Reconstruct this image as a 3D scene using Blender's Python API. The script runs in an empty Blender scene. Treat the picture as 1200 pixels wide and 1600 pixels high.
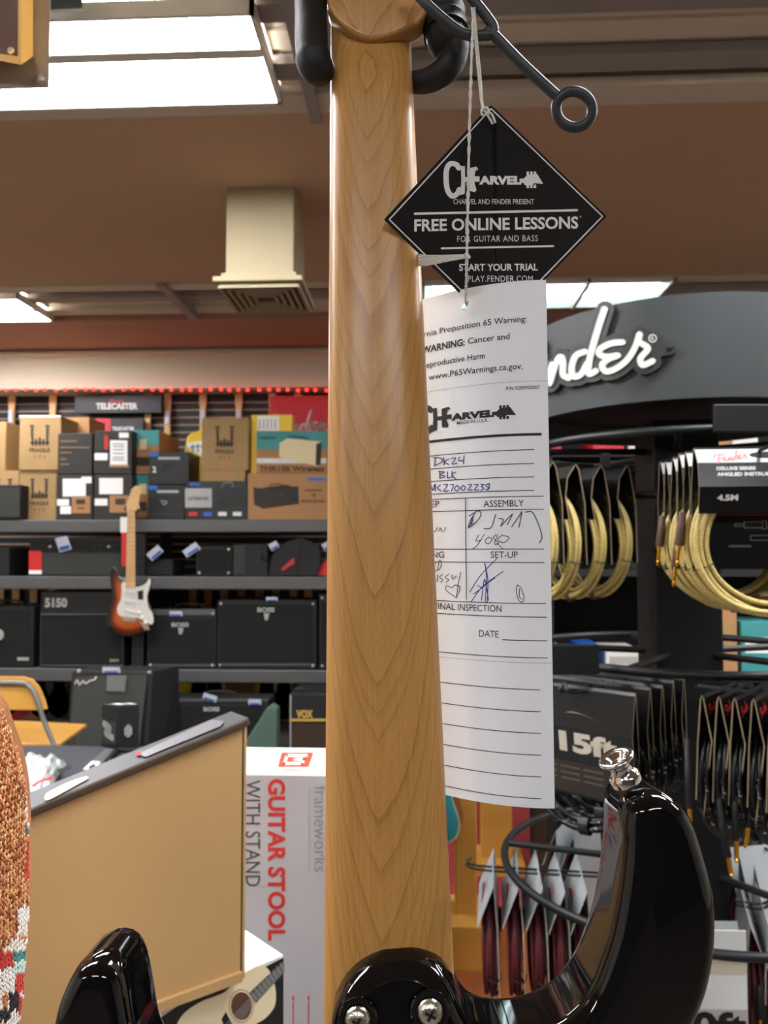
import bpy, bmesh, math, random
from mathutils import Vector, Matrix
R = random.Random(7)
SC = bpy.context.scene
COL = SC.collection

# ---------------------------------------------------------------- camera
F = 1200.0                                   # focal length in pixels of the 1200x1600 frame
EYE = Vector((0, 0, 1.5))
PITCH, YAW = math.radians(2.86), math.radians(2.6)
FW = Vector((-math.sin(YAW) * math.cos(PITCH), math.cos(YAW) * math.cos(PITCH), math.sin(PITCH)))
RT = Vector((math.cos(YAW), math.sin(YAW), 0))
UP = RT.cross(FW)
cd = bpy.data.cameras.new('camera'); cam = bpy.data.objects.new('camera', cd); COL.objects.link(cam)
cd.sensor_width = 36; cd.lens = 27; cd.clip_start = 0.02; cd.clip_end = 60
cam.matrix_world = Matrix((RT, UP, -FW)).transposed().to_4x4()
cam.location = EYE
cd.dof.use_dof = True; cd.dof.focus_distance = 0.37; cd.dof.aperture_fstop = 19
SC.camera = cam
SC.view_settings.view_transform = 'Standard'; SC.view_settings.look = 'None'
SC.view_settings.gamma = 1; SC.view_settings.use_curve_mapping = False
SC.view_settings.exposure = 1.08

w = bpy.data.worlds.new('world'); SC.world = w; w.use_nodes = True
w.node_tree.nodes['Background'].inputs[0].default_value = (0.9, 0.86, 0.8, 1)
w.node_tree.nodes['Background'].inputs[1].default_value = 0.15
LAMP = 18.0                                   # strength of the fluorescent diffusers

def ray(px, py):
    return FW + RT * ((px - 600) / F) + UP * ((800 - py) / F)
def PD(px, py, d):                           # point at a depth along the lens axis
    return EYE + ray(px, py) * d
def P(px, py, Y):                            # point on the vertical plane y = Y
    r = ray(px, py); return EYE + r * (Y / r.y)
def PZ(px, py, z):                           # point on the level plane at z
    r = ray(px, py); return EYE + r * ((z - 1.5) / r.z)

# ---------------------------------------------------------------- materials
MATS = {}
def nodes_of(m):
    return m.node_tree.nodes, m.node_tree.links
def mat(name, col, rough=.5, metal=0, var=0, scale=8, bump=0, bscale=60, coat=0, spec=.5, emit=0):
    if name in MATS: return MATS[name]
    m = bpy.data.materials.new(name); m.use_nodes = True
    n, l = nodes_of(m); b = n['Principled BSDF']
    c = tuple(col) + (1,)
    b.inputs['Base Color'].default_value = c
    b.inputs['Roughness'].default_value = rough; b.inputs['Metallic'].default_value = metal
    b.inputs['Coat Weight'].default_value = coat; b.inputs['Coat Roughness'].default_value = .02
    b.inputs['Specular IOR Level'].default_value = spec
    tc = n.new('ShaderNodeTexCoord')
    if var:
        t = n.new('ShaderNodeTexNoise'); t.inputs['Scale'].default_value = scale; t.inputs['Detail'].default_value = 4
        l.new(tc.outputs['Object'], t.inputs['Vector'])
        r = n.new('ShaderNodeValToRGB')
        r.color_ramp.elements[0].color = tuple(x * (1 - var) for x in col) + (1,); r.color_ramp.elements[0].position = .3
        r.color_ramp.elements[1].color = tuple(min(1, x * (1 + var)) for x in col) + (1,); r.color_ramp.elements[1].position = .7
        l.new(t.outputs['Fac'], r.inputs['Fac']); l.new(r.outputs['Color'], b.inputs['Base Color'])
    if bump:
        t = n.new('ShaderNodeTexNoise'); t.inputs['Scale'].default_value = bscale; t.inputs['Detail'].default_value = 3
        l.new(tc.outputs['Object'], t.inputs['Vector'])
        u = n.new('ShaderNodeBump'); u.inputs['Strength'].default_value = bump; u.inputs['Distance'].default_value = .002
        l.new(t.outputs['Fac'], u.inputs['Height']); l.new(u.outputs['Normal'], b.inputs['Normal'])
    if emit:
        b.inputs['Emission Color'].default_value = c; b.inputs['Emission Strength'].default_value = emit
    MATS[name] = m
    return m
def S(r, g, b):                              # sRGB 0-255 to linear
    f = lambda v: v / 255 / 12.92 if v / 255 <= .04045 else ((v / 255 + .055) / 1.055) ** 2.4
    return (f(r), f(g), f(b))

def wood(name, dark, light, K=9.0, fq=120.0, warp=.09, grain=.5, rough=.35, coat=.3, axis='Z'):
    """plain-sawn grain: cathedral lines along the object's local z, bent by the depth of the surface (local y)"""
    m = bpy.data.materials.new(name); m.use_nodes = True; n, l = nodes_of(m); b = n['Principled BSDF']
    tc = n.new('ShaderNodeTexCoord'); sp = n.new('ShaderNodeSeparateXYZ'); l.new(tc.outputs['Object'], sp.inputs[0])
    def M(op, a, c):
        k = n.new('ShaderNodeMath'); k.operation = op
        for i, v in enumerate((a, c)):
            if isinstance(v, (int, float)): k.inputs[i].default_value = v
            else: l.new(v, k.inputs[i])
        return k.outputs[0]
    mp = n.new('ShaderNodeMapping'); mp.inputs['Scale'].default_value = (30, 30, 7); l.new(tc.outputs['Object'], mp.inputs[0])
    ns = n.new('ShaderNodeTexNoise'); ns.inputs['Scale'].default_value = 1; ns.inputs['Detail'].default_value = 3
    l.new(mp.outputs[0], ns.inputs['Vector'])
    f = M('ADD', M('MULTIPLY', sp.outputs['Y'], K), sp.outputs['Z'])
    f = M('ADD', f, M('MULTIPLY', ns.outputs['Fac'], warp))
    f = M('SUBTRACT', f, M('MULTIPLY', M('ABSOLUTE', M('ADD', sp.outputs['X'], .003), 0), 1.6))
    t1 = n.new('ShaderNodeTexNoise'); t1.noise_dimensions = '1D'; t1.inputs['Scale'].default_value = fq * .25; t1.inputs['Detail'].default_value = 1
    l.new(f, t1.inputs['W'])
    s = M('FRACT', M('ADD', M('MULTIPLY', f, fq), M('MULTIPLY', t1.outputs['Fac'], 4.5)), 0)
    s2 = M('FRACT', M('MULTIPLY', f, fq * 3.7), 0)
    ring = M('ADD', M('MULTIPLY', M('POWER', s, 6.0), .62), M('MULTIPLY', M('POWER', s2, 3.0), .20))                # slow darkening, then a sharp edge: one year's growth
    mp2 = n.new('ShaderNodeMapping'); mp2.inputs['Scale'].default_value = (900, 900, 28); l.new(tc.outputs['Object'], mp2.inputs[0])
    t2 = n.new('ShaderNodeTexNoise'); t2.inputs['Scale'].default_value = 1; t2.inputs['Detail'].default_value = 2
    l.new(mp2.outputs[0], t2.inputs['Vector'])
    v = M('ADD', M('MULTIPLY', M('SUBTRACT', 1.0, ring), 1 - grain), M('MULTIPLY', t2.outputs['Fac'], grain))
    r = n.new('ShaderNodeValToRGB'); r.color_ramp.elements[0].position = .15; r.color_ramp.elements[1].position = .95
    r.color_ramp.elements[0].color = dark + (1,); r.color_ramp.elements[1].color = light + (1,)
    l.new(v, r.inputs['Fac']); l.new(r.outputs[0], b.inputs['Base Color'])
    b.inputs['Roughness'].default_value = rough; b.inputs['Coat Weight'].default_value = coat; b.inputs['Coat Roughness'].default_value = .25
    MATS[name] = m
    return m

def speckle(name, base, fleck, scale=260, thr=.62, rough=.35, stretch=(1, 1, 1)):
    m = bpy.data.materials.new(name); m.use_nodes = True; n, l = nodes_of(m); b = n['Principled BSDF']
    tc = n.new('ShaderNodeTexCoord'); mp = n.new('ShaderNodeMapping'); mp.inputs['Scale'].default_value = stretch
    l.new(tc.outputs['Object'], mp.inputs[0])
    t = n.new('ShaderNodeTexNoise'); t.inputs['Scale'].default_value = scale; t.inputs['Detail'].default_value = 1; l.new(mp.outputs[0], t.inputs['Vector'])
    r = n.new('ShaderNodeValToRGB'); r.color_ramp.elements[0].position = thr - .03; r.color_ramp.elements[1].position = thr + .03
    r.color_ramp.elements[0].color = base + (1,); r.color_ramp.elements[1].color = fleck + (1,)
    l.new(t.outputs['Fac'], r.inputs['Fac']); l.new(r.outputs[0], b.inputs['Base Color']); b.inputs['Roughness'].default_value = rough
    MATS[name] = m
    return m

# ---------------------------------------------------------------- geometry helpers
def catmull(pts, n=6, closed=False):
    pts = [Vector(p) for p in pts]; out = []; N = len(pts)
    for i in range(N if closed else N - 1):
        p1, p2 = pts[i], pts[(i + 1) % N]
        p0 = pts[(i - 1) % N] if closed or i > 0 else p1 * 2 - p2
        p3 = pts[(i + 2) % N] if closed or i + 2 < N else p2 * 2 - p1
        for k in range(n):
            t = k / n
            out.append(.5 * ((2 * p1) + (p2 - p0) * t + (2 * p0 - 5 * p1 + 4 * p2 - p3) * t * t + (3 * p1 - p0 - 3 * p2 + p3) * t ** 3))
    if not closed: out.append(pts[-1])
    return out

_txt = {}
def text_geo(s, bold=0, shear=0, spacing=1):
    k = (s, bold, shear, spacing)
    if k not in _txt:
        c = bpy.data.curves.new('t', 'FONT'); c.body = s; c.size = 1; c.offset = bold; c.shear = shear; c.space_character = spacing; c.resolution_u = 3
        o = bpy.data.objects.new('t', c); COL.objects.link(o)
        dg = bpy.context.evaluated_depsgraph_get()
        me = bpy.data.meshes.new_from_object(o.evaluated_get(dg))
        _txt[k] = ([v.co.xy.copy() for v in me.vertices], [tuple(p.vertices) for p in me.polygons])
        bpy.data.objects.remove(o); bpy.data.curves.remove(c); bpy.data.meshes.remove(me)
    return _txt[k]

class MB:
    def __init__(s): s.v = []; s.f = []; s.m = []; s.mats = []
    def mi(s, m):
        if isinstance(m, str): m = MATS[m]
        if m not in s.mats: s.mats.append(m)
        return s.mats.index(m)
    def add(s, vs, fs, m):
        b = len(s.v); i = s.mi(m)
        s.v += [Vector(v) for v in vs]
        for f in fs: s.f.append(tuple(b + k for k in f)); s.m.append(i)
        return s
    def hexa(s, p, m):                       # 8 points: front BL BR TR TL, back BL BR TR TL
        return s.add(p, [(0, 1, 2, 3), (5, 4, 7, 6), (4, 0, 3, 7), (1, 5, 6, 2), (3, 2, 6, 7), (4, 5, 1, 0)], m)
    def box(s, c, d, m, mtx=None):
        x, y, z = d[0] / 2, d[1] / 2, d[2] / 2; c = Vector(c)
        p = [Vector(q) for q in ((-x, -y, -z), (x, -y, -z), (x, -y, z), (-x, -y, z), (-x, y, -z), (x, y, -z), (x, y, z), (-x, y, z))]
        if mtx is not None: p = [mtx @ q for q in p]
        return s.hexa([c + q for q in p], m)
    def bar(s, a, b, wx, wy, m, up=(0, 0, 1)):  # box along a-b
        a, b = Vector(a), Vector(b); d = (b - a).normalized(); up = Vector(up)
        if abs(d.dot(up)) > .98: up = Vector((0, 1, 0))
        x = d.cross(up).normalized() * wx / 2; y = x.cross(d).normalized() * wy / 2
        return s.hexa([a - x - y, a + x - y, a + x + y, a - x + y, b - x - y, b + x - y, b + x + y, b - x + y], m)
    def tube(s, pts, r, m, n=10, closed=False, cap=True):
        pts = [Vector(p) for p in pts]; N = len(pts); rr = r if isinstance(r, (list, tuple)) else [r] * N
        vs = []; fs = []; nrm = None
        for i, p in enumerate(pts):
            a = pts[(i - 1) % N] if closed or i else p; b = pts[(i + 1) % N] if closed or i < N - 1 else p
            t = (b - a).normalized()
            if nrm is None: nrm = t.orthogonal().normalized()
            nrm = (nrm - t * nrm.dot(t))
            nrm = nrm.normalized() if nrm.length > 1e-9 else t.orthogonal().normalized()
            bi = t.cross(nrm)
            for k in range(n):
                g = 2 * math.pi * k / n; vs.append(p + (nrm * math.cos(g) + bi * math.sin(g)) * rr[i])
        for i in range(N if closed else N - 1):
            j = (i + 1) % N
            off = 0
            if closed and j == 0:            # match the seam
                off = min(range(n), key=lambda q: (vs[q] - vs[i * n]).length)
            for k in range(n):
                fs.append((i * n + k, i * n + (k + 1) % n, j * n + (k + 1 + off) % n, j * n + (k + off) % n))
        if cap and not closed:
            fs.append(tuple(reversed(range(n)))); fs.append(tuple((N - 1) * n + k for k in range(n)))
        return s.add(vs, fs, m)
    def lathe(s, prof, m, origin=(0, 0, 0), axis=(0, 0, 1), n=24):   # prof: (radius, height)
        ax = Vector(axis).normalized(); x = ax.orthogonal().normalized(); y = ax.cross(x); o = Vector(origin); vs = []; fs = []
        for r, h in prof:
            for k in range(n):
                g = 2 * math.pi * k / n; vs.append(o + ax * h + (x * math.cos(g) + y * math.sin(g)) * r)
        for i in range(len(prof) - 1):
            for k in range(n): fs.append((i * n + k, i * n + (k + 1) % n, (i + 1) * n + (k + 1) % n, (i + 1) * n + k))
        fs.append(tuple(reversed(range(n)))); fs.append(tuple((len(prof) - 1) * n + k for k in range(n)))
        return s.add(vs, fs, m)
    def ball(s, c, r, m, n=10):
        pr = [(max(1e-4, math.sin(math.pi * i / 6)) * r, -math.cos(math.pi * i / 6) * r) for i in range(7)]
        return s.lathe(pr, m, c, (0, 0, 1), n)
    def prism(s, poly, fmap, m, d0, d1):     # poly: 2-D outline; fmap(x, y, d) -> 3-D
        n = len(poly)
        vs = [fmap(x, y, d0) for x, y in poly] + [fmap(x, y, d1) for x, y in poly]
        return s.add(vs, [tuple(range(n)), tuple(reversed(range(n, 2 * n)))] + [(i, i + n, (i + 1) % n + n, (i + 1) % n) for i in range(n)], m)
    def stroke(s, pts, wd, fmap, m, d0=0, d1=None, sm=6, rel=0):  # round-capped ribbon; fmap(x, y, d)
        q = catmull([Vector((a[0], a[1], 0)) for a in pts], sm) if sm else [Vector((a[0], a[1], 0)) for a in pts]
        polys = []
        for i, p in enumerate(q):
            polys.append([(p.x + wd / 2 * math.cos(2 * math.pi * k / 10), p.y + wd / 2 * math.sin(2 * math.pi * k / 10)) for k in range(10)])
            if i + 1 < len(q):
                e = q[i + 1]; t = (e - p)
                if t.length < 1e-9: continue
                t.normalize(); nx, ny = -t.y * wd / 2, t.x * wd / 2
                polys.append([(p.x + nx, p.y + ny), (p.x - nx, p.y - ny), (e.x - nx, e.y - ny), (e.x + nx, e.y + ny)])
        for i, pl in enumerate(polys):
            e = rel * (i % 7)
            if d1 is None: s.add([fmap(x, y, d0 + e) for x, y in pl], [tuple(range(len(pl)))], m)
            else: s.prism(pl, fmap, m, d0 + e, d1 + e)
        return s
    def text(s, t, fmap, m, x0, x1, y, cap, bold=0, d=0, shear=0, spacing=1, dirn=1):
        """text stretched from x0 to x1 on the baseline y, cap height cap; fmap(x, y, d); dirn -1 where y grows downward"""
        vs, fs = text_geo(t, bold, shear, spacing)
        a = min(v.x for v in vs); b = max(v.x for v in vs); k = (x1 - x0) / (b - a); c = cap / .70
        return s.add([fmap(x0 + (v.x - a) * k, y + dirn * v.y * c, d) for v in vs], fs, m)
    def build(s, name, parent=None, world=False, smooth=False, bevel=0, seg=2, sharp=40, sub=0, weld=False):
        me = bpy.data.meshes.new(name); inv = parent.matrix_world.inverted() if (parent is not None and world) else None
        me.from_pydata([inv @ v for v in s.v] if inv else s.v, [], s.f)
        for m in s.mats: me.materials.append(m)
        me.polygons.foreach_set('material_index', s.m)
        bm = bmesh.new(); bm.from_mesh(me); bmesh.ops.recalc_face_normals(bm, faces=bm.faces)
        if weld: bmesh.ops.remove_doubles(bm, verts=bm.verts, dist=1e-6); bmesh.ops.recalc_face_normals(bm, faces=bm.faces)
        if bevel:
            bmesh.ops.remove_doubles(bm, verts=bm.verts, dist=1e-6)
            ed = [e for e in bm.edges if len(e.link_faces) == 2 and e.calc_face_angle(0) > .6]
            bmesh.ops.bevel(bm, geom=ed, offset=bevel, segments=seg, affect='EDGES', clamp_overlap=True, profile=.5)
        bm.to_mesh(me); bm.free()
        if smooth:
            me.shade_smooth(); me.set_sharp_from_angle(angle=math.radians(sharp))
        o = bpy.data.objects.new(name, me); COL.objects.link(o)
        if parent is not None: o.parent = parent
        if sub:
            md = o.modifiers.new('sub', 'SUBSURF'); md.levels = md.render_levels = sub
        return o

def tag(o, label, cat, group=None, kind=None):
    if label: o['label'] = label
    if cat: o['category'] = cat
    if group: o['group'] = group
    if kind: o['kind'] = kind
    return o
def thing(name, label, cat, loc=(0, 0, 0), rotz=0, group=None, mtx=None):
    o = bpy.data.objects.new(name, None); COL.objects.link(o); o.empty_display_size = .05
    o.matrix_world = mtx if mtx is not None else Matrix.Translation(loc) @ Matrix.Rotation(rotz, 4, 'Z')
    bpy.context.view_layer.update()
    return tag(o, label, cat, group)
def copy_tree(o, parent=None):
    c = o.copy(); COL.objects.link(c); c.parent = parent
    for ch in list(o.children): copy_tree(ch, c)
    return c
def structure(o, label=None):
    o['kind'] = 'structure'
    if label: o['label'] = label; o['category'] = 'setting'
    return o

# ---------------------------------------------------------------- palette
mat('ceiling_brown', S(190, 156, 126), .9, var=.04, scale=.8)
mat('ceiling_beige', S(205, 190, 172), .85, var=.03, scale=1)
mat('ceiling_rose', S(172, 128, 112), .9, var=.04, scale=1)
mat('bulkhead', S(215, 203, 182), .85, var=.03, scale=1)
mat('wall_grey', S(120, 116, 110), .8, var=.05)
mat('wall_warm', S(205, 196, 182), .85, var=.05)
mat('vinyl', S(96, 86, 78), .5, var=.06, scale=2)
mat('rail', S(150, 140, 134), .6)
mat('slatwall', S(24, 25, 31), .55, var=.1)
mat('slat_lip', S(150, 125, 110), .5)
mat('carpet', S(150, 44, 46), .95, var=.2, scale=60, bump=.3, bscale=300)
mat('floorwood', S(150, 82, 40), .5, var=.15, scale=5)
mat('white_frame', S(225, 220, 208), .5)
mat('duct', S(162, 147, 114), .6)
mat('vent_dark', S(70, 55, 42), .7)
mat('lamp', (.97, .98, 1.0), .5, emit=LAMP)
mat('lamp_cool', (.55, .85, .92), .5, emit=.75)
mat('shelf', S(92, 92, 92), .5, .2, var=.06)
mat('post', S(46, 46, 48), .5, .3)
mat('black', S(15, 15, 16), .6, var=.2, bump=.15)
mat('black_matte', S(12, 12, 13), .8)
mat('tolex', S(21, 21, 22), .65, bump=.5, bscale=400)
mat('grille', S(19, 20, 20), .9, var=.15, scale=300)
mat('grille_grey', S(56, 57, 53), .9, var=.12, scale=200)
mat('silver', S(200, 200, 200), .3, .9)
mat('silver_flat', S(170, 170, 168), .45)
mat('white', S(240, 240, 238), .6)
mat('offwhite', S(215, 212, 205), .6)
mat('black_print', S(16, 15, 16), .5)
mat('white_print', S(228, 228, 226), .5)
mat('red_print', S(205, 38, 36), .5)
mat('kraft', S(160, 128, 84), .8, var=.05, scale=9)
mat('kraft_mark', S(70, 56, 42), .8)
mat('kraft_orange', S(172, 126, 84), .8)
mat('dark_box', S(46, 41, 36), .7, var=.1)
mat('dark_box_mark', S(112, 92, 68), .7)
mat('teal', S(60, 140, 140), .6)
mat('black_box', S(22, 23, 25), .45)
mat('blue', S(30, 98, 190), .5)
mat('cream', S(222, 205, 160), .6)
mat('yellow', S(238, 200, 40), .5)
mat('sign_dark', S(40, 43, 51), .5)
mat('sign_red', S(205, 40, 58), .5)
mat('price_tag', S(205, 212, 228), .5)
mat('price_blue', S(70, 100, 185), .5)
mat('led_red', (1, .02, .015), .4, emit=3.5)
mat('maple', S(222, 178, 120), .4, var=.06, scale=20)
mat('brass_paint', S(205, 170, 84), .35)
mat('gold', S(225, 165, 50), .25, 1)
mat('chrome', S(225, 225, 228), .08, 1)

# ---------------------------------------------------------------- the room
ZC = 2.9
def slab(name, x0, x1, y0, y1, z0, z1, m, kind='structure', label=None):
    o = MB().box(((x0 + x1) / 2, (y0 + y1) / 2, (z0 + z1) / 2), (x1 - x0, y1 - y0, z1 - z0), m).build(name)
    if kind: o['kind'] = kind
    if label: o['label'] = label
    return o
XL, XR, YB, YN = -4.5, 4.5, 5.42, -4.0
mat('wall_dark', S(58, 52, 50), .8)
slab('floor', XL, XR, YN, YB, -.06, 0, 'vinyl')
slab('trim_9', .12, 2.4, 3.15, YB - .03, 0, .005, 'carpet')
slab('trim_1', -.4, 1.3, 1.9, 3.15, 0, .004, 'floorwood')
slab('ceiling', XL, XR, YN, YB, ZC + .06, ZC + .12, 'ceiling_beige')
slab('trim_2', XL, XR, PZ(300, 169, ZC).y, 3.9, ZC, ZC + .06, 'ceiling_brown')
slab('trim_3', XL, XR, 4.54, 5.2, ZC, ZC + .06, 'ceiling_rose')
slab('trim_4', XL, XR, -1.9, .55, ZC, ZC + .06, 'ceiling_brown')
slab('wall_back', XL, XR, YB, YB + .1, 0, ZC + .06, 'slatwall')
slab('wall_left', XL - .1, XL, YN, YB, 0, ZC + .06, 'wall_warm')
slab('wall_right', XR, XR + .1, YN, YB, 0, ZC + .06, 'wall_warm')
slab('wall_front', XL, XR, YN - .1, YN, 0, ZC + .06, 'wall_dark')
zb0 = P(256, 607, 5.2).z; zb1 = P(256, 553, 5.2).z
slab('trim_5', XL, XR, 5.2, YB, zb0, ZC, 'bulkhead')
slab('trim_6', XL, XR, 5.16, 5.2, zb1 - .012, zb1 + .012, 'bulkhead')
m = MB()
for k in range(26):
    z = zb0 - .06 - k * .0535
    m.box((-.0, YB - .004, z), (8.9, .008, .013), 'slat_lip')
structure(m.build('trim_7'))
slab('baseboard_back', XL, XR, YB - .03, YB, 0, .55, 'wall_grey')
# rails of the ceiling grid between the lamps
m = MB()
for (ya, yb, zl, mt) in ((1.93, 2.0, .03, 'rail'), (2.06, 2.14, .05, 'ceiling_beige'), (2.16, 2.24, .02, 'rail'), (2.28, 2.38, .0, 'ceiling_beige'), (3.93, 4.02, .0, 'ceiling_beige'), (4.18, 4.26, .02, 'rail'), (4.42, 4.52, .03, 'ceiling_beige')):
    m.box((0, (ya + yb) / 2, ZC + zl + .015), (8.9, yb - ya, .03), mt)
m.box((-.33, 2.0, ZC + .01), (.035, .84, .05), 'rail'); m.box((-.25, 2.0, ZC + .03), (.03, .84, .03), 'rail')
m.box((-1.35, 4.2, ZC + .01), (.05, .6, .05), 'rail'); m.box((.35, 4.2, ZC + .01), (.05, .6, .05), 'rail')
structure(m.build('trim_8'))

# ---------------------------------------------------------------- fluorescent ceiling lamps
def troffer(x0, x1, y0, y1, label, m='lamp', split=2, cross=0, cut=None):
    t = thing('ceiling_light', label, 'ceiling light', ((x0 + x1) / 2, (y0 + y1) / 2, ZC - .012), 0, 'fluorescent ceiling lights')
    f = MB(); b = .012; zc = .0
    hx, hy = (x1 - x0) / 2, (y1 - y0) / 2
    for sx in (-1, 1): f.box((sx * (hx - b / 2), 0, zc + .02), (b, 2 * hy, .045), 'white_frame')
    for sy in (-1, 1): f.box((0, sy * (hy - b / 2), zc + .02), (2 * hx, b, .045), 'white_frame')
    f.box((0, 0, .06), (2 * hx, 2 * hy, .012), 'white_frame')
    ca, cb = (cut[0] - (y0 + y1) / 2, cut[1] - (y0 + y1) / 2) if cut else (-.016, .016)
    if split == 2: f.box((0, (ca + cb) / 2, .004), (2 * hx - 2 * b, cb - ca, .02), 'white_frame')
    if cross: f.box((cross - (x0 + x1) / 2, 0, .005), (.02, 2 * hy, .03), 'white_frame')
    f.build('lamp_frame', t)
    if split == 2:
        for u, v in ((-hy + b, ca), (cb, hy - b)):
            MB().box((0, (u + v) / 2, .006), (2 * hx - 2 * b, v - u, .012), m).build('diffuser', t)
    else:
        MB().box((0, 0, .03), (2 * hx - 2 * b, 2 * hy - 2 * b, .006), m).build('diffuser', t)
        for sy in (-.55, .25): MB().tube([(-hx + .05, sy * hy, .018), (hx - .05, sy * hy, .018)], .012, 'tube').build('lamp_tube', t)
    return t
mat('tube', (.95, 1, 1), .5, emit=4)
a = PZ(437, 163, ZC); troffer(a.x - 1.22, a.x + .01, PZ(300, 22, ZC - .012).y, PZ(300, 166, ZC - .012).y, 'big bright ceiling light cut in two by a pale bar at the frame top', cut=(PZ(250, 78, ZC - .012).y, PZ(250, 92, ZC - .012).y))
a = PZ(70, 490, ZC); troffer(a.x - 1.22, a.x, 4.08, 4.5, 'small bright ceiling light beyond the air duct, cut by the frame edge')
a = PZ(1058, 432, ZC); troffer(a.x - 1.3, a.x, 3.94, 4.38, 'bluish ceiling light with bare tubes above the curved dark display sign', 'lamp_cool', 1, PZ(912, 450, ZC).x)
for i, (x, y) in enumerate(((2.2, 2.2), (-1.4, -.25 + 1.1), (1.0, .95), (-2.8, .9), (2.9, .9), (-.9, -2.4), (1.1, -2.4), (3.0, 4.2), (-3.3, -2.4))):
    troffer(x - .6, x + .6, y - .2, y + .2, 'fluorescent ceiling light in the rows above and behind the viewer')

# air duct
a = PZ(354, 293, ZC); b = PZ(460, 293, ZC); zd = P(400, 437, a.y).z
t = thing('air_duct', 'cream square air duct hanging from the brown ceiling with a dark louvred outlet', 'air duct', ((a.x + b.x) / 2, a.y + .14, zd))
wd = b.x - a.x
MB().box((0, 0, (ZC - zd) / 2), (wd, .28, ZC - zd), 'duct').build('duct_shaft', t, bevel=.003)
f = MB()
f.box((0, 0, .012), (wd + .03, .31, .024), 'duct'); f.box((0, 0, -.008), (wd + .08, .36, .02), 'duct')
f.build('flange', t, bevel=.003)
g = MB()
g.box((0, 0, -.021), (wd + .04, .31, .006), 'vent_dark')
for k in range(5):
    q = .5 - k * .09
    for s in (-1, 1):
        g.box((s * (wd + .04) * q, 0, -.03), (.012, .31 * q * 2, .014), 'duct'); g.box((0, s * .31 * q, -.03), ((wd + .04) * q * 2, .012, .014), 'duct')
g.build('louvre', t)

# ---------------------------------------------------------------- helpers for things standing on level planes
def dims(x0, y0, x1, y1, Y, dep, zb=None):
    xm, ym = (x0 + x1) / 2, (y0 + y1) / 2
    X0, X1 = P(x0, ym, Y).x, P(x1, ym, Y).x
    Z1 = P(xm, y0, Y).z; Z0 = P(xm, y1, Y).z if zb is None else zb
    return X0, X1, Z0, Z1
def fm(Y): return lambda x, y, d: P(x, y, Y - .002 - d)
def pr(mb, x0, y0, x1, y1, Y, m, t=.002):
    mb.hexa([P(x0, y1, Y - t), P(x1, y1, Y - t), P(x1, y0, Y - t), P(x0, y0, Y - t), P(x0, y1, Y - .0003), P(x1, y1, Y - .0003), P(x1, y0, Y - .0003), P(x0, y0, Y - .0003)], m)
def carton(name, label, cat, rect, Y, dep, m, zb=None, group=None, bevel=.004, body='carton'):
    X0, X1, Z0, Z1 = dims(*rect, Y, dep, zb)
    t = thing(name, label, cat, ((X0 + X1) / 2, Y + dep / 2, Z0), 0, group)
    MB().box((0, 0, (Z1 - Z0) / 2), (X1 - X0, dep, Z1 - Z0), m).build(body, t, bevel=bevel)
    return t
def parts(t, name, fn, label=None):
    mb = MB(); fn(mb); o = mb.build(name, t, world=True)
    if label: o['label'] = label
    return o

# ---------------------------------------------------------------- grey storage rack
YS = 4.55
zs = [P(250, y, YS).z for y in (812, 901, 1046)]
t = thing('storage_rack', 'grey steel storage rack with three shelves of amplifiers and cartons', 'rack', (-1.2, YS + .3, 0))
XA, XB = -3.2, .15
for i, z in enumerate(zs + [.12]):
    h = .075
    MB().box(((XA + XB) / 2, YS + .02, z - h / 2), (XB - XA, .04, h), 'shelf').build('beam', t, world=True, bevel=.006)
    MB().box(((XA + XB) / 2, YS + .58, z - h / 2), (XB - XA, .04, h), 'shelf').build('beam', t, world=True, bevel=.006)
    MB().box(((XA + XB) / 2, YS + .3, z - .012), (XB - XA, .52, .016), 'shelf').build('shelf_board', t, world=True)
for px in (-420, 213, 640):
    x = P(px, 900, YS).x
    for yy in (YS + .06, YS + .54):
        u = MB().box((x, yy, .85), (.068, .04, 1.7), 'post')
        for k in range(30):
            for s in (-1, 1): u.box((x + s * .014, yy - .0205, .1 + k * .052), (.008, .002, .02), 'black_matte')
        u.build('upright', t, world=True)
YF = YS + .03                                # front plane of what stands on the shelves

def frag(mb, x0, x1, y0, Y, s):              # stamp of upright bottles above FRAGILE
    w_ = x1 - x0; cx = (x0 + x1) / 2
    for sx in (-1, 1):
        pr(mb, cx + sx * w_ * .4 - 2, y0, cx + sx * w_ * .4 + 2, y0 + s * .55, Y, 'kraft_mark'); pr(mb, cx + sx * w_ * .4 - 3.5, y0 - 4, cx + sx * w_ * .4 + 3.5, y0 - 1, Y, 'kraft_mark')
    for k in range(5): pr(mb, x0 + w_ * (.12 + .19 * k) - 1.7, y0 + s * (.55 + .1 * (k % 2)), x0 + w_ * (.12 + .19 * k) + 2, y0 + s, Y, 'kraft_mark')
    pr(mb, x0, y0 + s * .8, x1, y0 + s * .88, Y, 'kraft_mark')
    mb.text('FRAGILE', fm(Y), MATS['kraft_mark'], x0 - 1, x1 + 1, y0 + s + 10, 6, bold=.02, dirn=-1)
    for k in range(3): mb.text('T', fm(Y), MATS['kraft_mark'], x0 + w_ * (.25 + .25 * k) - 2, x0 + w_ * (.25 + .25 * k) + 2, y0 + s + 21, 5, dirn=-1)

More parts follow.
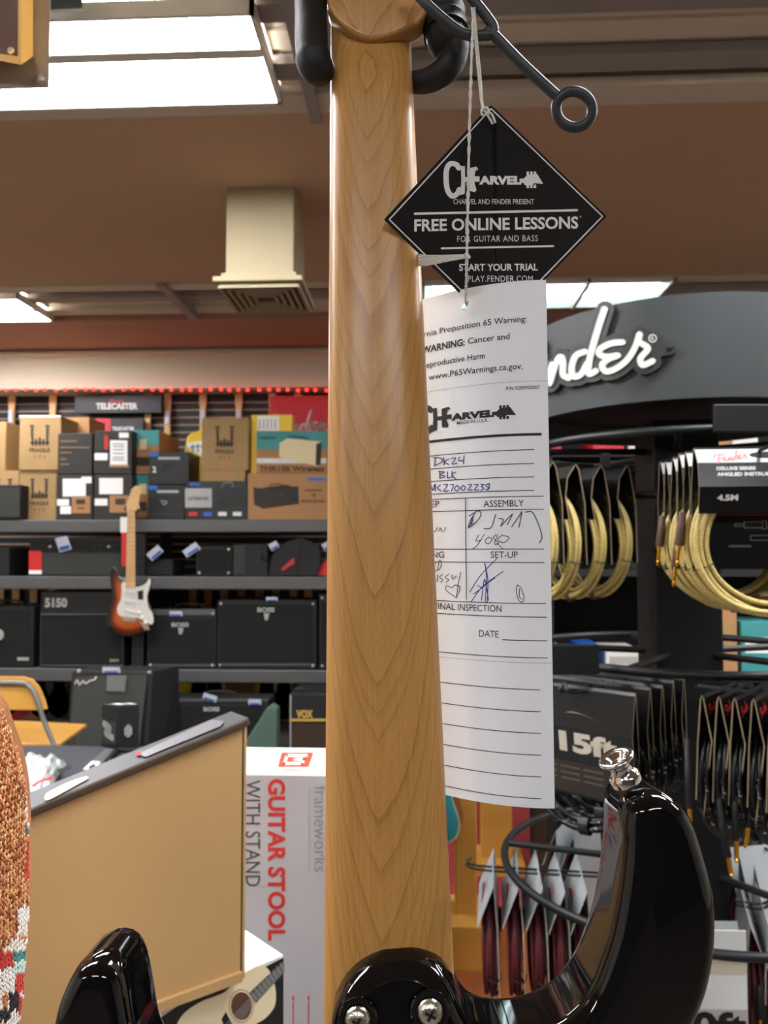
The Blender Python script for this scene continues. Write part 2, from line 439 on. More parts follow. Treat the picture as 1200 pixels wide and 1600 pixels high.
# --- upper shelf, from the frame edge to the neck
G = 'cartons stored on the top shelf'
t = carton('cardboard_box', 'brown cardboard box under the fragile box stack, cut by the frame edge', 'box', (-40, 736, 29, 812), YF + .1, .35, 'kraft', zs[0], G)
parts(t, 'printed_mark', lambda m: frag(m, -5, 18, 752, YF + .1, 20))
carton('cardboard_box', 'brown cardboard box with only its edge showing, highest at the frame edge', 'box', (-40, 659, 9, 736), YF + .1, .35, 'kraft', P(20, 736, YF + .1).z, G)
t = carton('cardboard_box', 'kraft cardboard box printed with fragile bottles, lower one of the stack', 'box', (30, 735, 88, 812), YF + .06, .42, 'kraft', zs[0], G)
parts(t, 'printed_mark', lambda m: frag(m, 48, 75, 752, YF + .06, 27))
zt = P(60, 735, YF + .06).z
t = carton('cardboard_box', 'kraft cardboard box printed with fragile bottles, tall one on top of the stack', 'box', (30, 650, 95, 735), YF + .05, .42, 'kraft', zt, G)
parts(t, 'printed_mark', lambda m: frag(m, 47, 77, 668, YF + .05, 28))
parts(t, 'packing_tape', lambda m: (pr(m, 30, 649, 95, 652, YF + .05, 'offwhite'), pr(m, 56, 652, 66, 659, YF + .05, 'kraft_orange')))
t = carton('cardboard_box', 'plain brown cardboard box behind the dark printed cartons', 'box', (96, 652, 139, 735), YF + .28, .25, 'kraft_orange', zs[0], G)
t = thing('speaker_cabinet', 'small dark grey speaker cabinet in front of the fragile boxes', 'speaker', (P(20, 800, YF).x, YF, zs[0]))
X0, X1, Z0, Z1 = dims(-14, 758, 33, 812, YF, .3, zs[0])
MB().box(((X0 + X1) / 2, YF + .05, (Z0 + Z1) / 2), (X1 - X0 + .03, .16, Z1 - Z0), 'black').build('cabinet', t, world=True, bevel=.006)
parts(t, 'grille', lambda m: pr(m, -12, 762, 31, 808, YF - .03, 'grille_grey', .006))

def dark_carton(rect, label, zb, Y=YF + .02):
    return carton('printed_carton', label, 'box', rect, Y, .34, 'dark_box', zb, 'dark printed amplifier cartons')
Yd = YF + .02
za = P(120, 741, Yd).z
t = dark_carton((88, 742, 145, 812), 'dark printed carton on the shelf with white labels and orange panel, beside the fragile box', zs[0])
parts(t, 'shipping_label', lambda m: (pr(m, 98, 748, 134, 776, Yd, 'white'), pr(m, 127, 745, 143, 755, Yd, 'white', .003)))
parts(t, 'shipping_label', lambda m: (pr(m, 89, 780, 108, 790, Yd, 'white'), pr(m, 94, 791, 111, 803, Yd, 'white', .003)))
parts(t, 'printed_panel', lambda m: (pr(m, 112, 775, 141, 802, Yd, 'kraft_orange'), pr(m, 119, 780, 133, 788, Yd, 'kraft_mark', .003), pr(m, 121, 793, 132, 795, Yd, 'kraft_mark', .003)))
t = dark_carton((147, 742, 206, 812), 'dark printed carton on the shelf behind the headstock of the sunburst guitar', zs[0])
parts(t, 'shipping_label', lambda m: pr(m, 155, 747, 192, 772, Yd, 'white'))
parts(t, 'shipping_label', lambda m: pr(m, 148, 779, 168, 790, Yd, 'white'))
parts(t, 'printed_panel', lambda m: (pr(m, 171, 774, 203, 801, Yd, 'kraft_orange'), pr(m, 180, 779, 196, 788, Yd, 'kraft_mark', .003)))
t = dark_carton((90, 677, 144, 741), 'dark printed carton without labels, on the upper layer beside the fragile box', za)
parts(t, 'printed_mark', lambda m: [pr(m, 94, y, 94 + l, y + 3, Yd, 'dark_box_mark') for y, l in ((688, 26), (698, 46), (706, 18), (716, 10), (724, 14))])
t = dark_carton((147, 673, 206, 741), 'dark printed carton with a tall white label under the red name plate', za)
parts(t, 'shipping_label', lambda m: (pr(m, 172, 688, 199, 726, Yd, 'white'), [pr(m, 176, y, 194, y + 1.2, Yd, 'grille_grey', .003) for y in (693, 697, 702, 708, 714, 718)]))
parts(t, 'shipping_label', lambda m: pr(m, 148, 708, 168, 719, Yd, 'white'))
parts(t, 'shipping_label', lambda m: pr(m, 186, 676, 201, 684, Yd, 'white'))
parts(t, 'printed_panel', lambda m: (pr(m, 148, 676, 170, 704, Yd, 'grille_grey'), pr(m, 163, 680, 169, 702, Yd, 'red_print', .003), pr(m, 171, 726, 201, 730, Yd, 'kraft_orange')))
Yt = YF + .1
for (rect, lab, z0) in (((208, 742, 231, 812), 'lower teal and tan carton turned sideways behind the dark cartons', zs[0]), ((208, 672, 248, 741), 'upper teal and tan carton turned sideways behind the dark cartons', P(220, 741, Yt).z)):
    t = carton('amplifier_carton', lab, 'box', rect, Yt, .4, 'kraft_orange', z0, 'teal and tan amplifier cartons')
    parts(t, 'printed_band', lambda m: pr(m, rect[0], rect[1], rect[2], rect[1] + (rect[3] - rect[1]) * .35, Yt, 'teal'))
    parts(t, 'printed_mark', lambda m: (pr(m, rect[0] + 10, rect[1] + 14, rect[0] + 21, rect[1] + 30, Yt, 'cream', .003), pr(m, rect[0] + 1, rect[1] + 42, rect[2] - 2, rect[1] + 56, Yt, 'dark_box', .003)))
t = carton('printed_carton', 'dark printed carton on the shelf between the teal carton and the mini amp cartons', 'box', (231, 756, 234, 812), YF + .04, .3, 'dark_box', zs[0])
for (rect, lab, z0) in (((231, 758, 288, 812), 'lower black carton of the mini amp pair, white logo and blue corner label', zs[0]), ((233, 706, 295, 756), 'upper black carton of the mini amp pair, with white number and blue corner label', P(260, 757, YF).z)):
    t = carton('amplifier_carton', lab, 'box', rect, YF, .3, 'black_box', z0, 'black mini amplifier cartons')
    x0, y0, x1, y1 = rect
    def _f(m):
        pr(m, x0 + 1, y0 + 1, x0 + 15, y0 + 7, YF, 'blue'); pr(m, x0 + 14, y0 + 8, x0 + 48, y0 + 12, YF, 'silver_flat')
        m.stroke([(x0 + 22, y0 + 24), (x0 + 34, y0 + 20), (x0 + 52, y0 + 22), (x0 + 50, y0 + 36), (x0 + 24, y0 + 34), (x0 + 22, y0 + 24)], 1.5, fm(YF), MATS['grille_grey'])
        pr(m, x0, y1 - 10, x1, y1 - 7, YF, 'grille_grey')
    parts(t, 'printed_mark', _f)
    if y0 < 740: parts(t, 'printed_number', lambda m: m.text('2', fm(YF), MATS['white_print'], x0 + 5, x0 + 11, y0 + 32, 9, bold=.03, dirn=-1))
    else: parts(t, 'printed_logo', lambda m: m.stroke([(x0 + 20, y0 + 24), (x0 + 30, y0 + 26), (x0 + 25, y0 + 30), (x0 + 20, y0 + 24)], 2, fm(YF), MATS['white_print']))
t = carton('amplifier_carton', 'wide black and grey carton picturing a dark desktop amplifier with a handle', 'box', (289, 752, 386, 812), YF, .34, 'black_box', zs[0])
def _f(m):
    pr(m, 296, 754, 313, 759, YF, 'blue'); pr(m, 289, 763, 331, 793, YF, 'silver_flat'); m.text('KATANA-AIR', fm(YF), MATS['black_print'], 294, 326, 781, 5, bold=.03, dirn=-1)
    m.add([P(333, 768, YF - .003), P(345, 764, YF - .003), P(378, 762, YF - .003), P(377, 775, YF - .003), P(340, 790, YF - .003)], [(0, 1, 2, 3, 4)], MATS['black_print'])
    m.stroke([(347, 762), (348, 756), (362, 754), (364, 760)], 2, fm(YF), MATS['silver_flat']); pr(m, 340, 778, 384, 791, YF, 'grille_grey')
    for k, mm in enumerate(('red_print', 'blue', 'white_print', 'white_print')): pr(m, 295 + 23 * k, 800, 308 + 23 * k, 806, YF, mm)
parts(t, 'printed_picture', _f)
zg = P(350, 752, YF).z
t = carton('cardboard_box', 'low kraft cardboard box lying on the black and grey amplifier carton', 'box', (314, 735, 383, 752), YF + .02, .3, 'kraft', zg, G)
t2 = carton('cardboard_box', 'kraft cardboard box printed with fragile bottles, beside the yellow cartons', 'box', (315, 653, 388, 735), YF + .02, .3, 'kraft', P(350, 735, YF + .02).z, G)
parts(t2, 'printed_mark', lambda m: frag(m, 337, 365, 670, YF + .02, 28))
parts(t2, 'packing_tape', lambda m: pr(m, 345, 716, 360, 735, YF + .02, 'kraft_orange'))
# yellow bag
t = thing('snack_bag', 'crumpled yellow bag with a white printed band beside the fragile carton', 'bag', (P(305, 725, YF + .2).x, YF + .25, zs[0]))
mb = MB(); q = [(286, 812), (318, 812), (321, 740), (322, 680), (316, 672), (300, 676), (293, 682), (289, 700), (287, 720)]
mb.prism(q, lambda x, y, d: P(x, y, YF + .22 + d + .012 * math.sin(x * .7 + y * .4)), 'yellow', 0, .08); mb.build('bag', t, world=True, bevel=.006)
parts(t, 'printed_band', lambda m: (m.prism([(291, 692), (321, 689), (321, 716), (312, 712), (294, 700)], lambda x, y, d: P(x, y, YF + .2 + d), 'white', 0, .004), [m.stroke([(298 + 8 * k, 700 - k), (302 + 8 * k, 696 - k), (301 + 8 * k, 706)], 2, lambda x, y, d: P(x, y, YF + .199), MATS['teal']) for k in range(3)]))
t = carton('printed_carton', 'yellow carton with a big white label behind the teal amplifier carton', 'box', (392, 648, 456, 740), YF + .08, .1, 'yellow', zs[0])
parts(t, 'shipping_label', lambda m: (pr(m, 402, 650, 436, 673, YF + .08, 'white'), [pr(m, 405 + 6 * k, 655, 407 + 6 * k, 670, YF + .08, 'silver_flat', .003) for k in range(5)]))
t = carton('amplifier_carton', 'tan carton picturing a black amplifier head, below the teal carton', 'box', (387, 739, 530, 812), YF, .36, 'kraft_orange', zs[0])
def _f(m):
    m.prism([(396, 761), (404, 763), (448, 757), (455, 760), (466, 760), (467, 787), (411, 795), (397, 788)], lambda x, y, d: P(x, y, YF - d), 'dark_box', .0005, .002)
    m.stroke([(422, 760), (424, 757), (436, 756), (441, 758)], 1.6, fm(YF), MATS['black_print'])
    m.text('KATANA', fm(YF), MATS['kraft_mark'], 471, 508, 785, 4, bold=.03, dirn=-1); m.text('V', fm(YF), MATS['kraft_mark'], 487, 494, 778, 8, bold=.03, dirn=-1)
    pr(m, 480, 746, 509, 751, YF, 'price_blue'); pr(m, 431, 772, 444, 776, YF, 'kraft_mark', .003); pr(m, 476, 765, 504, 767, YF, 'kraft_mark')
parts(t, 'printed_picture', _f)
t = carton('amplifier_carton', 'teal and tan carton picturing a cream desktop amplifier', 'box', (400, 673, 524, 738), YF + .02, .34, 'kraft_orange', P(450, 738, YF).z)
Yq = YF + .02
def _f(m):
    pr(m, 401, 674, 511, 702, Yq, 'teal'); pr(m, 401, 716, 510, 724, Yq, 'offwhite')
    m.prism([(437, 692), (449, 685), (503, 690), (501, 726), (492, 728), (436, 714)], lambda x, y, d: P(x, y, Yq - d), 'cream', .002, .004)
    m.prism([(494, 694), (503, 690), (501, 726), (493, 727)], lambda x, y, d: P(x, y, Yq - d), 'grille_grey', .004, .005)
    m.stroke([(451, 686), (452, 683), (478, 684), (480, 688)], 1.8, fm(Yq), MATS['kraft'])
    m.text('THR10II Wireless', lambda x, y, d: P(x, y, Yq - .003), MATS['kraft_mark'], 405, 507, 736, 8, bold=.03, dirn=-1)
    m.text('YAMAHA', lambda x, y, d: P(x, y, Yq - .004), MATS['kraft_mark'], 405, 432, 686, 4, bold=.03, dirn=-1)
    for k in range(3): pr(m, 405, 704 + 5 * k, 430, 706 + 5 * k, Yq, 'kraft')
parts(t, 'printed_picture', _f)

# --- brand signs on the slat wall
def wall_sign(rect, m, name, label, Y, dep=.04):
    X0, X1, Z0, Z1 = dims(*rect, Y, dep)
    t = thing(name, label, 'sign', ((X0 + X1) / 2, Y + dep, Z0))
    MB().box((0, -dep / 2, (Z1 - Z0) / 2), (X1 - X0, dep, Z1 - Z0), m).build('sign_board', t, bevel=.002)
    return t
YW = 5.3
t = wall_sign((116, 618, 252, 645), 'sign_dark', 'wall_sign', 'long slate sign with white capital letters under the row of red bulbs', YW)
parts(t, 'lettering', lambda m: (m.text('TELECASTER', fm(YW), MATS['white_print'], 150, 215, 639, 9, bold=.04, dirn=-1), m.text('FENDER', fm(YW), MATS['red_print'], 171, 194, 628, 3.2, bold=.03, dirn=-1)))
t = wall_sign((172, 654, 224, 676), 'sign_dark', 'wall_sign', 'short dark sign with a red corner plate above the dark cartons', YW)
parts(t, 'lettering', lambda m: m.text('TELECASTER', fm(YW), MATS['white_print'], 175, 210, 672, 5, bold=.04, dirn=-1))
parts(t, 'corner_plate', lambda m: pr(m, 148, 654, 173, 674, YW, 'sign_red', .004))
FEN = {'n': [(62, 635), (85, 600), (100, 565), (92, 660), (120, 575), (145, 530), (158, 560), (160, 620), (188, 640)],
       'd': [(268, 505), (225, 525), (203, 585), (212, 632), (250, 622), (282, 565)], 'dl': [(365, 285), (330, 400), (292, 545), (288, 618), (325, 605)],
       'er': [(455, 458), (400, 463), (348, 490), (342, 520), (382, 532), (432, 526), (385, 545), (355, 575), (372, 607), (420, 596), (480, 548), (520, 480), (540, 418), (536, 455), (582, 490), (545, 540), (555, 577), (605, 556)],
       'e': [(22, 532), (-25, 540), (-50, 565), (-20, 590), (15, 588), (-25, 605), (-48, 635), (-20, 662), (30, 645), (62, 610)],
       'f': [(-128, 420), (-165, 560), (-195, 720), (-240, 740)], 'f1': [(-270, 560), (-262, 470), (-200, 430), (-110, 425), (-10, 440)], 'f2': [(-215, 590), (-150, 575), (-80, 580)]}
def script(mb, ox, oy, k, wd, fmap, m, d0=0, d1=None, keys=None, rel=0, slope=0):
    for key in keys or FEN:
        mb.stroke([(ox + (x + 270) * k, oy + (y - 520 + slope * (x - 170)) * k) for x, y in FEN[key]], wd, fmap, m, d0, d1, 4, rel)
t = wall_sign((421, 618, 560, 690), 'sign_red', 'wall_sign', 'red wall sign with a white script name behind the yellow carton', YW)
parts(t, 'lettering', lambda m: script(m, 421, 663, .102, 3.4, fm(YW), MATS['white_print'], slope=.12))

# --- string of red bulbs along the bulkhead
t = thing('string_lights', 'string of small red bulbs along the lower edge of the cream bulkhead', 'string lights', (P(250, 609, 5.17).x, 5.17, P(250, 609, 5.17).z))
pts = []
for k in range(45):
    px = -34 + 15.1 * k + R.uniform(-2, 2); p = P(px, 609 + R.uniform(-1, 1), 5.17); pts.append(p + Vector((0, .015, .006)))
    MB().ball(p, .0105, 'led_red').build('bulb', t, world=True, smooth=True)
MB().tube(pts, .003, 'slat_lip', 5).build('wire', t, world=True)

# --- guitars hanging on the slat wall
def wall_guitar(px, ytop, Y, L, label, bodycol, tagm=None, group='electric guitars hanging on the slat wall'):
    p = P(px, ytop, Y)
    t = thing('electric_guitar', label, 'guitar', p, 0, group)
    MB().prism([(-.018, 0), (-.03, -.03), (-.026, -.16), (-.02, -.185), (.02, -.185), (.024, -.1), (.022, -.03), (.01, .005)], lambda x, z, d: Vector((x, d, z)), 'maple', -.008, .006).build('headstock', t)
    MB().box((0, -.004, -.185 - .22), (.044, .02, .46), 'maple').build('neck', t, bevel=.004)
    ol = [(-.03, 0), (-.09, .05), (-.13, .02), (-.12, -.08), (-.11, -.12), (-.15, -.22), (-.13, -.31), (-.05, -.35), (.05, -.35), (.13, -.31), (.15, -.22), (.11, -.12), (.12, -.05), (.1, .0), (.06, .0)]
    o = catmull([(x, z, 0) for x, z in ol], 3, True)
    MB().prism([(v.x, v.y - .62) for v in o], lambda x, z, d: Vector((x, d, z)), bodycol, -.02, .022).build('body', t, bevel=.004)
    if tagm: MB().box((.004, -.03, -.24), (.03, .003, .09), tagm).build('hang_tag', t)
    return t
for i, (px, col, lab, tg) in enumerate(((20, 'cream', 'maple neck of a hanging guitar beside the frame edge, blue and white tag', 'price_tag'), (84, 'price_blue', 'maple neck of a hanging guitar behind the tallest fragile box', None), (232, 'white', 'hanging guitar behind the teal carton', None),
        (263, 'sign_red', 'long bare maple neck above the black mini amp cartons', 'price_tag'), (318, 'sign_red', 'maple neck with a white tag above the yellow bag', 'price_tag'), (374, 'black', 'maple neck with a blue tag above the fragile carton beside the yellow cartons', 'price_tag'), (426, 'cream', 'guitar with cream body hanging behind the red sign', None), (466, 'yellow', 'guitar with yellow body hanging behind the red sign', None))):
    wall_guitar(px, 600 + R.uniform(-2, 2), 5.38, 1, lab, col, tg)
for i, (px, col) in enumerate(((2, 'kraft'), (26, 'sign_red'), (54, 'kraft_orange'), (84, 'sign_dark'), (112, 'black'), (302, 'yellow'), (326, 'kraft'), (351, 'cream'), (378, 'kraft'), (406, 'yellow'), (432, 'cream'), (459, 'yellow'), (482, 'dark_box'))):
    wall_guitar(px, 908, 5.385, 1, 'maple headstock of a guitar hanging low behind the big amplifiers', col, None, 'guitars hanging low behind the rack')

# ---------------------------------------------------------------- amplifiers on the lower shelves
def amp(label, rect, Y, dep, zb=None, grille=None, corners=True, handle=True, badge=None, cab='tolex', piping=None, group=None, cat='amplifier', name='guitar_amplifier'):
    X0, X1, Z0, Z1 = dims(*rect, Y, dep, zb)
    t = thing(name, label, cat, ((X0 + X1) / 2, Y + dep / 2, Z0), 0, group)
    W, H = X1 - X0, Z1 - Z0
    MB().box((0, 0, H / 2), (W, dep, H), cab).build('cabinet', t, bevel=.008)
    if grille: parts(t, 'grille', lambda m: pr(m, *grille, Y, 'grille', .004))
    if piping:
        a, b, c, d = piping
        parts(t, 'piping', lambda m: m.tube([P(a, b, Y - .004), P(c, b, Y - .004), P(c, d, Y - .004), P(a, d, Y - .004)], .0035, MATS['shelf'], 6, True))
    if corners:
        for sx in (-1, 1):
            for sz in (0, 1): MB().ball((sx * (W / 2 - .022), -dep / 2 - .001, .022 + sz * (H - .044)), .010, 'silver').build('corner', t, smooth=True)
    if handle: MB().tube(catmull([(-.09, 0, H), (-.075, 0, H + .02), (0, 0, H + .026), (.075, 0, H + .02), (.09, 0, H)], 4), .008, 'black').build('handle', t, smooth=True)
    if badge: parts(t, 'badge', badge)
    return t
def price(px, py, w_, h_, Y, label, lean=0):
    t = thing('price_tag', label, 'price tag', P(px, py, Y), 0, 'blue and white price tags on the amplifiers')
    mt = Matrix.Rotation(lean, 3, 'Y') @ Matrix.Rotation(.25, 3, 'X')
    s = Y / F
    MB().box((0, 0, 0), (w_ * s, .003, h_ * s), 'price_tag', mt).build('tag_card', t)
    MB().box(mt @ Vector((0, -.0025, -h_ * s * .28)), (w_ * s * .8, .002, h_ * s * .3), 'price_blue', mt).build('printed_band', t)
    return t
bt = lambda Y, s, x0, x1, y, c, mm='silver_flat': (lambda m: m.text(s, fm(Y + .002 - .006), MATS[mm], x0, x1, y, c, bold=.05, dirn=-1))

Z2, Z3 = zs[1], zs[2]
amp('black amplifier edge beside the wide amp head, cut by the frame', (-60, 856, 14, 901), YF, .3, Z2, corners=False, handle=False)
t = amp('wide black amplifier head with a grey grille cloth and knobs along its upper edge', (45, 840, 202, 901), YF, .28, Z2, corners=False, handle=False)
parts(t, 'grille', lambda m: pr(m, 50, 864, 198, 898, YF, 'grille_grey', .004))
parts(t, 'control_panel', lambda m: (pr(m, 49, 845, 198, 861, YF, 'black_matte', .004)))
for k in range(11): parts(t, 'knob', lambda m: m.lathe([(.008, 0), (.006, .014)], 'silver_flat' if k in (1, 9) else 'black', P(67 + 11.5 * k, 854, YF - .004), (0, -1, 0), 10))
t = thing('hang_label', 'red label with a white foot on the grille of the wide amp head', 'label', P(55, 898, YF - .006))
parts(t, 'label_card', lambda m: pr(m, 45, 861, 65, 891, YF - .004, 'red_print')); parts(t, 'label_foot', lambda m: pr(m, 45, 891, 65, 897, YF - .004, 'white'))
price(99, 850, 20, 23, YF - .03, 'tilted blue and white price tag over the knobs of the wide amp head', -.25)
t = thing('hang_label', 'red and white label hanging behind the neck of the sunburst guitar', 'label', P(194, 850, YS - .01))
parts(t, 'label_card', lambda m: pr(m, 190, 832, 199, 885, YS - .02, 'red_print')); parts(t, 'label_top', lambda m: pr(m, 188, 808, 199, 832, YS - .02, 'white'))
amp('low black amplifier in shadow beside the rack post', (225, 874, 270, 901), YF + .05, .25, Z2, corners=False, handle=False)
price(242, 864, 24, 14, YF - .02, 'blue and white price tag on the low black amplifier beside the rack post', -.7)
amp('small black practice amplifier with four metal corners on the middle shelf', (306, 853, 363, 901), YF, .25, Z2, corners=True, handle=False, grille=(309, 858, 360, 897))
price(299, 859, 26, 13, YF - .02, 'blue and white price tag on the small practice amplifier', -.6)
t = thing('guitar_amplifier', 'black cube amplifier turned sideways showing a pale grille edge and a strap handle', 'amplifier', P(390, 900, YF))
X0, X1, Z0, Z1 = dims(364, 850, 418, 901, YF, .25, Z2)
MB().box(((X0 + X1) / 2, YF + .12, (Z0 + Z1) / 2), (X1 - X0, .24, Z1 - Z0), 'tolex').build('cabinet', t, world=True, bevel=.006)
parts(t, 'grille', lambda m: pr(m, 365, 852, 383, 898, YF, 'grille_grey', .005))
parts(t, 'handle', lambda m: m.tube(catmull([P(402, 860, YF - .01), P(407, 868, YF - .03), P(415, 877, YF - .01)], 4), .005, MATS['black'], 6))
t = thing('wedge_amplifier', 'slant sided black floor amplifier with a slanted red badge', 'amplifier', P(455, 900, YF))
mb = MB(); mb.prism([(418, 901), (424, 868), (443, 848), (470, 840), (500, 852), (502, 878), (494, 900)], lambda x, y, d: P(x, y, YF + .02 + d), 'tolex', 0, .25); mb.build('cabinet', t, world=True, bevel=.006)
parts(t, 'badge', lambda m: m.prism([(439, 889), (442, 892), (460, 880), (459, 871)], lambda x, y, d: P(x, y, YF + .017 + d), 'red_print', 0, .004))
parts(t, 'edge_trim', lambda m: m.bar(P(471, 843, YF + .015), P(460, 898, YF + .015), .006, .006, MATS['grille_grey']))
price(428, 853, 14, 12, YF - .0, 'small price tag on the slant sided floor amplifier', -.5)
price(510, 853, 12, 12, YF - .0, 'small price tag over the red bag beside the neck', -.5)
t = thing('red_bag', 'red and grey bag on the middle shelf against the guitar neck', 'bag', P(510, 900, YF))
parts(t, 'bag', lambda m: m.prism([(494, 899), (498, 884), (512, 872), (528, 872), (530, 899)], lambda x, y, d: P(x, y, YF + .06 + d), MATS['red_print'], 0, .2))
parts(t, 'bag_top', lambda m: m.prism([(502, 882), (512, 858), (528, 858), (528, 871), (512, 871)], lambda x, y, d: P(x, y, YF + .05 + d), MATS['grille_grey'], 0, .15))

t = amp('black combo amplifier with a round logo badge, cut by the frame edge', (-70, 947, 52, 1046), YF, .3, Z3, grille=(-66, 954, 47, 1034), corners=False)
parts(t, 'logo_badge', lambda m: m.lathe([(.034, 0), (.034, .008)], 'silver_flat', P(-2, 992, YF - .004), (0, -1, 0), 20)); parts(t, 'name_plate', lambda m: pr(m, 27, 1027, 45, 1032, YF, 'silver_flat', .008))
t = amp('tall black combo amplifier with large pale numerals, behind the sunburst guitar', (62, 925, 193, 1046), YF, .32, Z3, grille=(66, 963, 190, 1038), corners=False, handle=False, piping=(64, 960, 192, 1040),
        badge=bt(YF, '5150', 70, 105, 948, 13))
parts(t, 'name_plate', lambda m: m.text('EVH', fm(YF - .004), MATS['silver_flat'], 172, 185, 1034, 4, bold=.03, dirn=-1))
t = amp('smaller black combo amplifier with pale badge, between rack post and the wider one', (230, 953, 338, 1046), YF, .3, Z3, grille=(234, 968, 334, 1034), badge=bt(YF, 'BOSS', 268, 295, 979, 6))
parts(t, 'top_trim', lambda m: pr(m, 230, 952, 336, 961, YF, 'shelf', .006)); parts(t, 'foot_rail', lambda m: pr(m, 231, 1038, 337, 1041, YF, 'shelf', .006))
parts(t, 'logo_badge', lambda m: m.prism([(278, 981), (287, 981), (284, 991), (280, 991)], lambda x, y, d: P(x, y, YF - .006 - d), 'silver_flat', 0, .002))
price(275, 959, 20, 8, YF - .02, 'flat blue and white price tag on the smaller combo amplifier')
t = amp('wide black combo amplifier with pale badge, nearest to the guitar neck', (339, 938, 495, 1046), YF, .34, Z3, grille=(343, 945, 489, 1034), badge=bt(YF, 'BOSS', 402, 429, 956, 6.5))
parts(t, 'foot_rail', lambda m: pr(m, 341, 1037, 492, 1040, YF, 'shelf', .006))
parts(t, 'logo_badge', lambda m: m.prism([(412, 958), (421, 958), (418, 969), (414, 969)], lambda x, y, d: P(x, y, YF - .006 - d), 'silver_flat', 0, .002))
price(425, 936, 18, 6, YF - .02, 'flat price tag on top of the wide combo amplifier')
amp('black combo amplifier half hidden by the guitar neck', (498, 929, 600, 1046), YF, .3, Z3, grille=(502, 940, 596, 1034), handle=False)

# ---------------------------------------------------------------- sunburst guitar hung on the rack post
YG = YS - .12
p0 = P(205, 762, YG)
t = thing('electric_guitar', 'sunburst electric guitar with white pickguard hanging on the rack post', 'guitar', p0)
gp = lambda x, y, d: P(x, y, YG - d)
ol = catmull([Vector((x, y, 0)) for x, y in ((199, 905), (190, 902), (184, 897), (180, 887), (175, 888), (172, 900), (174, 918), (175, 932), (169, 955), (167, 975), (175, 988), (195, 995), (215, 993), (232, 985), (239, 972), (238, 955), (233, 940), (233, 925), (238, 908), (235, 902), (228, 908), (221, 914), (212, 916), (203, 915))], 4, True)
m_sb = bpy.data.materials.new('sunburst'); m_sb.use_nodes = True; n_, l_ = nodes_of(m_sb)
at = n_.new('ShaderNodeVertexColor'); at.layer_name = 'burst'; l_.new(at.outputs[0], n_['Principled BSDF'].inputs['Base Color']); n_['Principled BSDF'].inputs['Roughness'].default_value = .15
# lacquer burst: rings of the outline from rim to centre, each its own colour
c = Vector((203, 955, 0)); rings = [(1, 0, S(14, 10, 9)), (.9, 5, S(22, 12, 10)), (.78, 6, S(96, 32, 14)), (.62, 6, S(170, 78, 26)), (.3, 6, S(196, 110, 40))]
mb = MB(); n = len(ol); vs = []; cols = []
for k, h, cc in rings:
    for v in ol:
        q = c + (v - c) * k; vs.append(gp(q.x, q.y, .017 + h * .001)); cols.append(cc)
for v in ol: vs.append(gp(v.x, v.y, -.02)); cols.append(rings[0][2])
K = len(rings); fs = [tuple((K - 1) * n + i for i in range(n)), tuple(K * n + i for i in reversed(range(n)))]
for a in range(K - 1): fs += [(a * n + i, a * n + (i + 1) % n, (a + 1) * n + (i + 1) % n, (a + 1) * n + i) for i in range(n)]
fs += [(K * n + i, K * n + (i + 1) % n, (i + 1) % n, i) for i in range(n)]
mb.add(vs, fs, m_sb); o = mb.build('body', t, world=True, smooth=True)
ca = o.data.color_attributes.new('burst', 'FLOAT_COLOR', 'POINT')
for i, cc in enumerate(cols): ca.data[i].color = cc + (1,)
pg = catmull([Vector((x, y, 0)) for x, y in ((190, 911), (196, 909), (198, 916), (212, 917), (222, 915), (229, 910), (233, 904), (236, 908), (233, 920), (230, 932), (232, 948), (238, 958), (240, 970), (236, 976), (224, 970), (214, 965), (196, 966), (185, 960), (183, 950), (189, 936), (190, 922))], 3, True)
mb = MB(); mb.prism([(v.x, v.y) for v in pg], gp, 'offwhite', .0235, .026); mb.build('pickguard', t, world=True)
for y in (925, 940, 953): MB().stroke([(197, y), (210, y + (3 if y > 950 else 0))], 5, gp, MATS['white'], .026, .032, 0).build('pickup', t, world=True)
MB().prism([(192, 963), (212, 965), (212, 972), (192, 970)], gp, 'silver', .024, .032).build('bridge', t, world=True)
for x, y in ((217, 957), (222, 964), (228, 972)): MB().lathe([(.011, 0), (.009, .016)], 'white', gp(x, y, .026), (0, -1, 0), 10).build('knob', t, world=True)
MB().prism([(217, 970), (232, 976), (234, 984), (226, 984)], gp, 'silver', .024, .028).build('jack_plate', t, world=True)
MB().prism([(215, 924), (224, 922), (224, 937), (216, 937)], gp, 'black_print', .0265, .028).build('sticker', t, world=True)
mb = MB(); mb.prism([(199, 796), (211, 796), (211.5, 918), (196.5, 918)], gp, 'maple', .018, .034)
for k in range(20):
    y = 918 - 122 * (1 - 2 ** (-k / 12)) * 1.37 ; y = 798 + 164 * (1 - 2 ** (-k / 12)); mb.prism([(198.5, y), (211.5, y), (211.5, y + .8), (198.5, y + .8)], gp, 'kraft', .034, .0345)
mb.build('neck', t, world=True)
hs = catmull([Vector((x, y, 0)) for x, y in ((199, 798), (198, 790), (203, 775), (207, 763), (213, 759), (220, 761), (222, 766), (218, 775), (217, 788), (219, 795), (215, 796), (211, 798))], 3, True)
MB().prism([(v.x, v.y) for v in hs], gp, 'maple', .014, .03).build('headstock', t, world=True)
for k in range(6): MB().stroke([(200 + 1.9 * k, 795 - 5.6 * k), (197 + 1.9 * k, 794 - 5.6 * k)], 3.6, gp, MATS['silver'], .014, .024, 0).build('tuning_peg', t, world=True)
mb = MB()
for k in range(6): mb.tube([gp(200 + 2 * k, 797, .036), gp(195 + 3 * k, 966, .036)], .0006, 'silver', 4)
mb.build('string', t, world=True)
t = thing('guitar_hook', 'small dark wall hook holding the sunburst guitar on the rack post', 'hook', P(210, 790, YS))
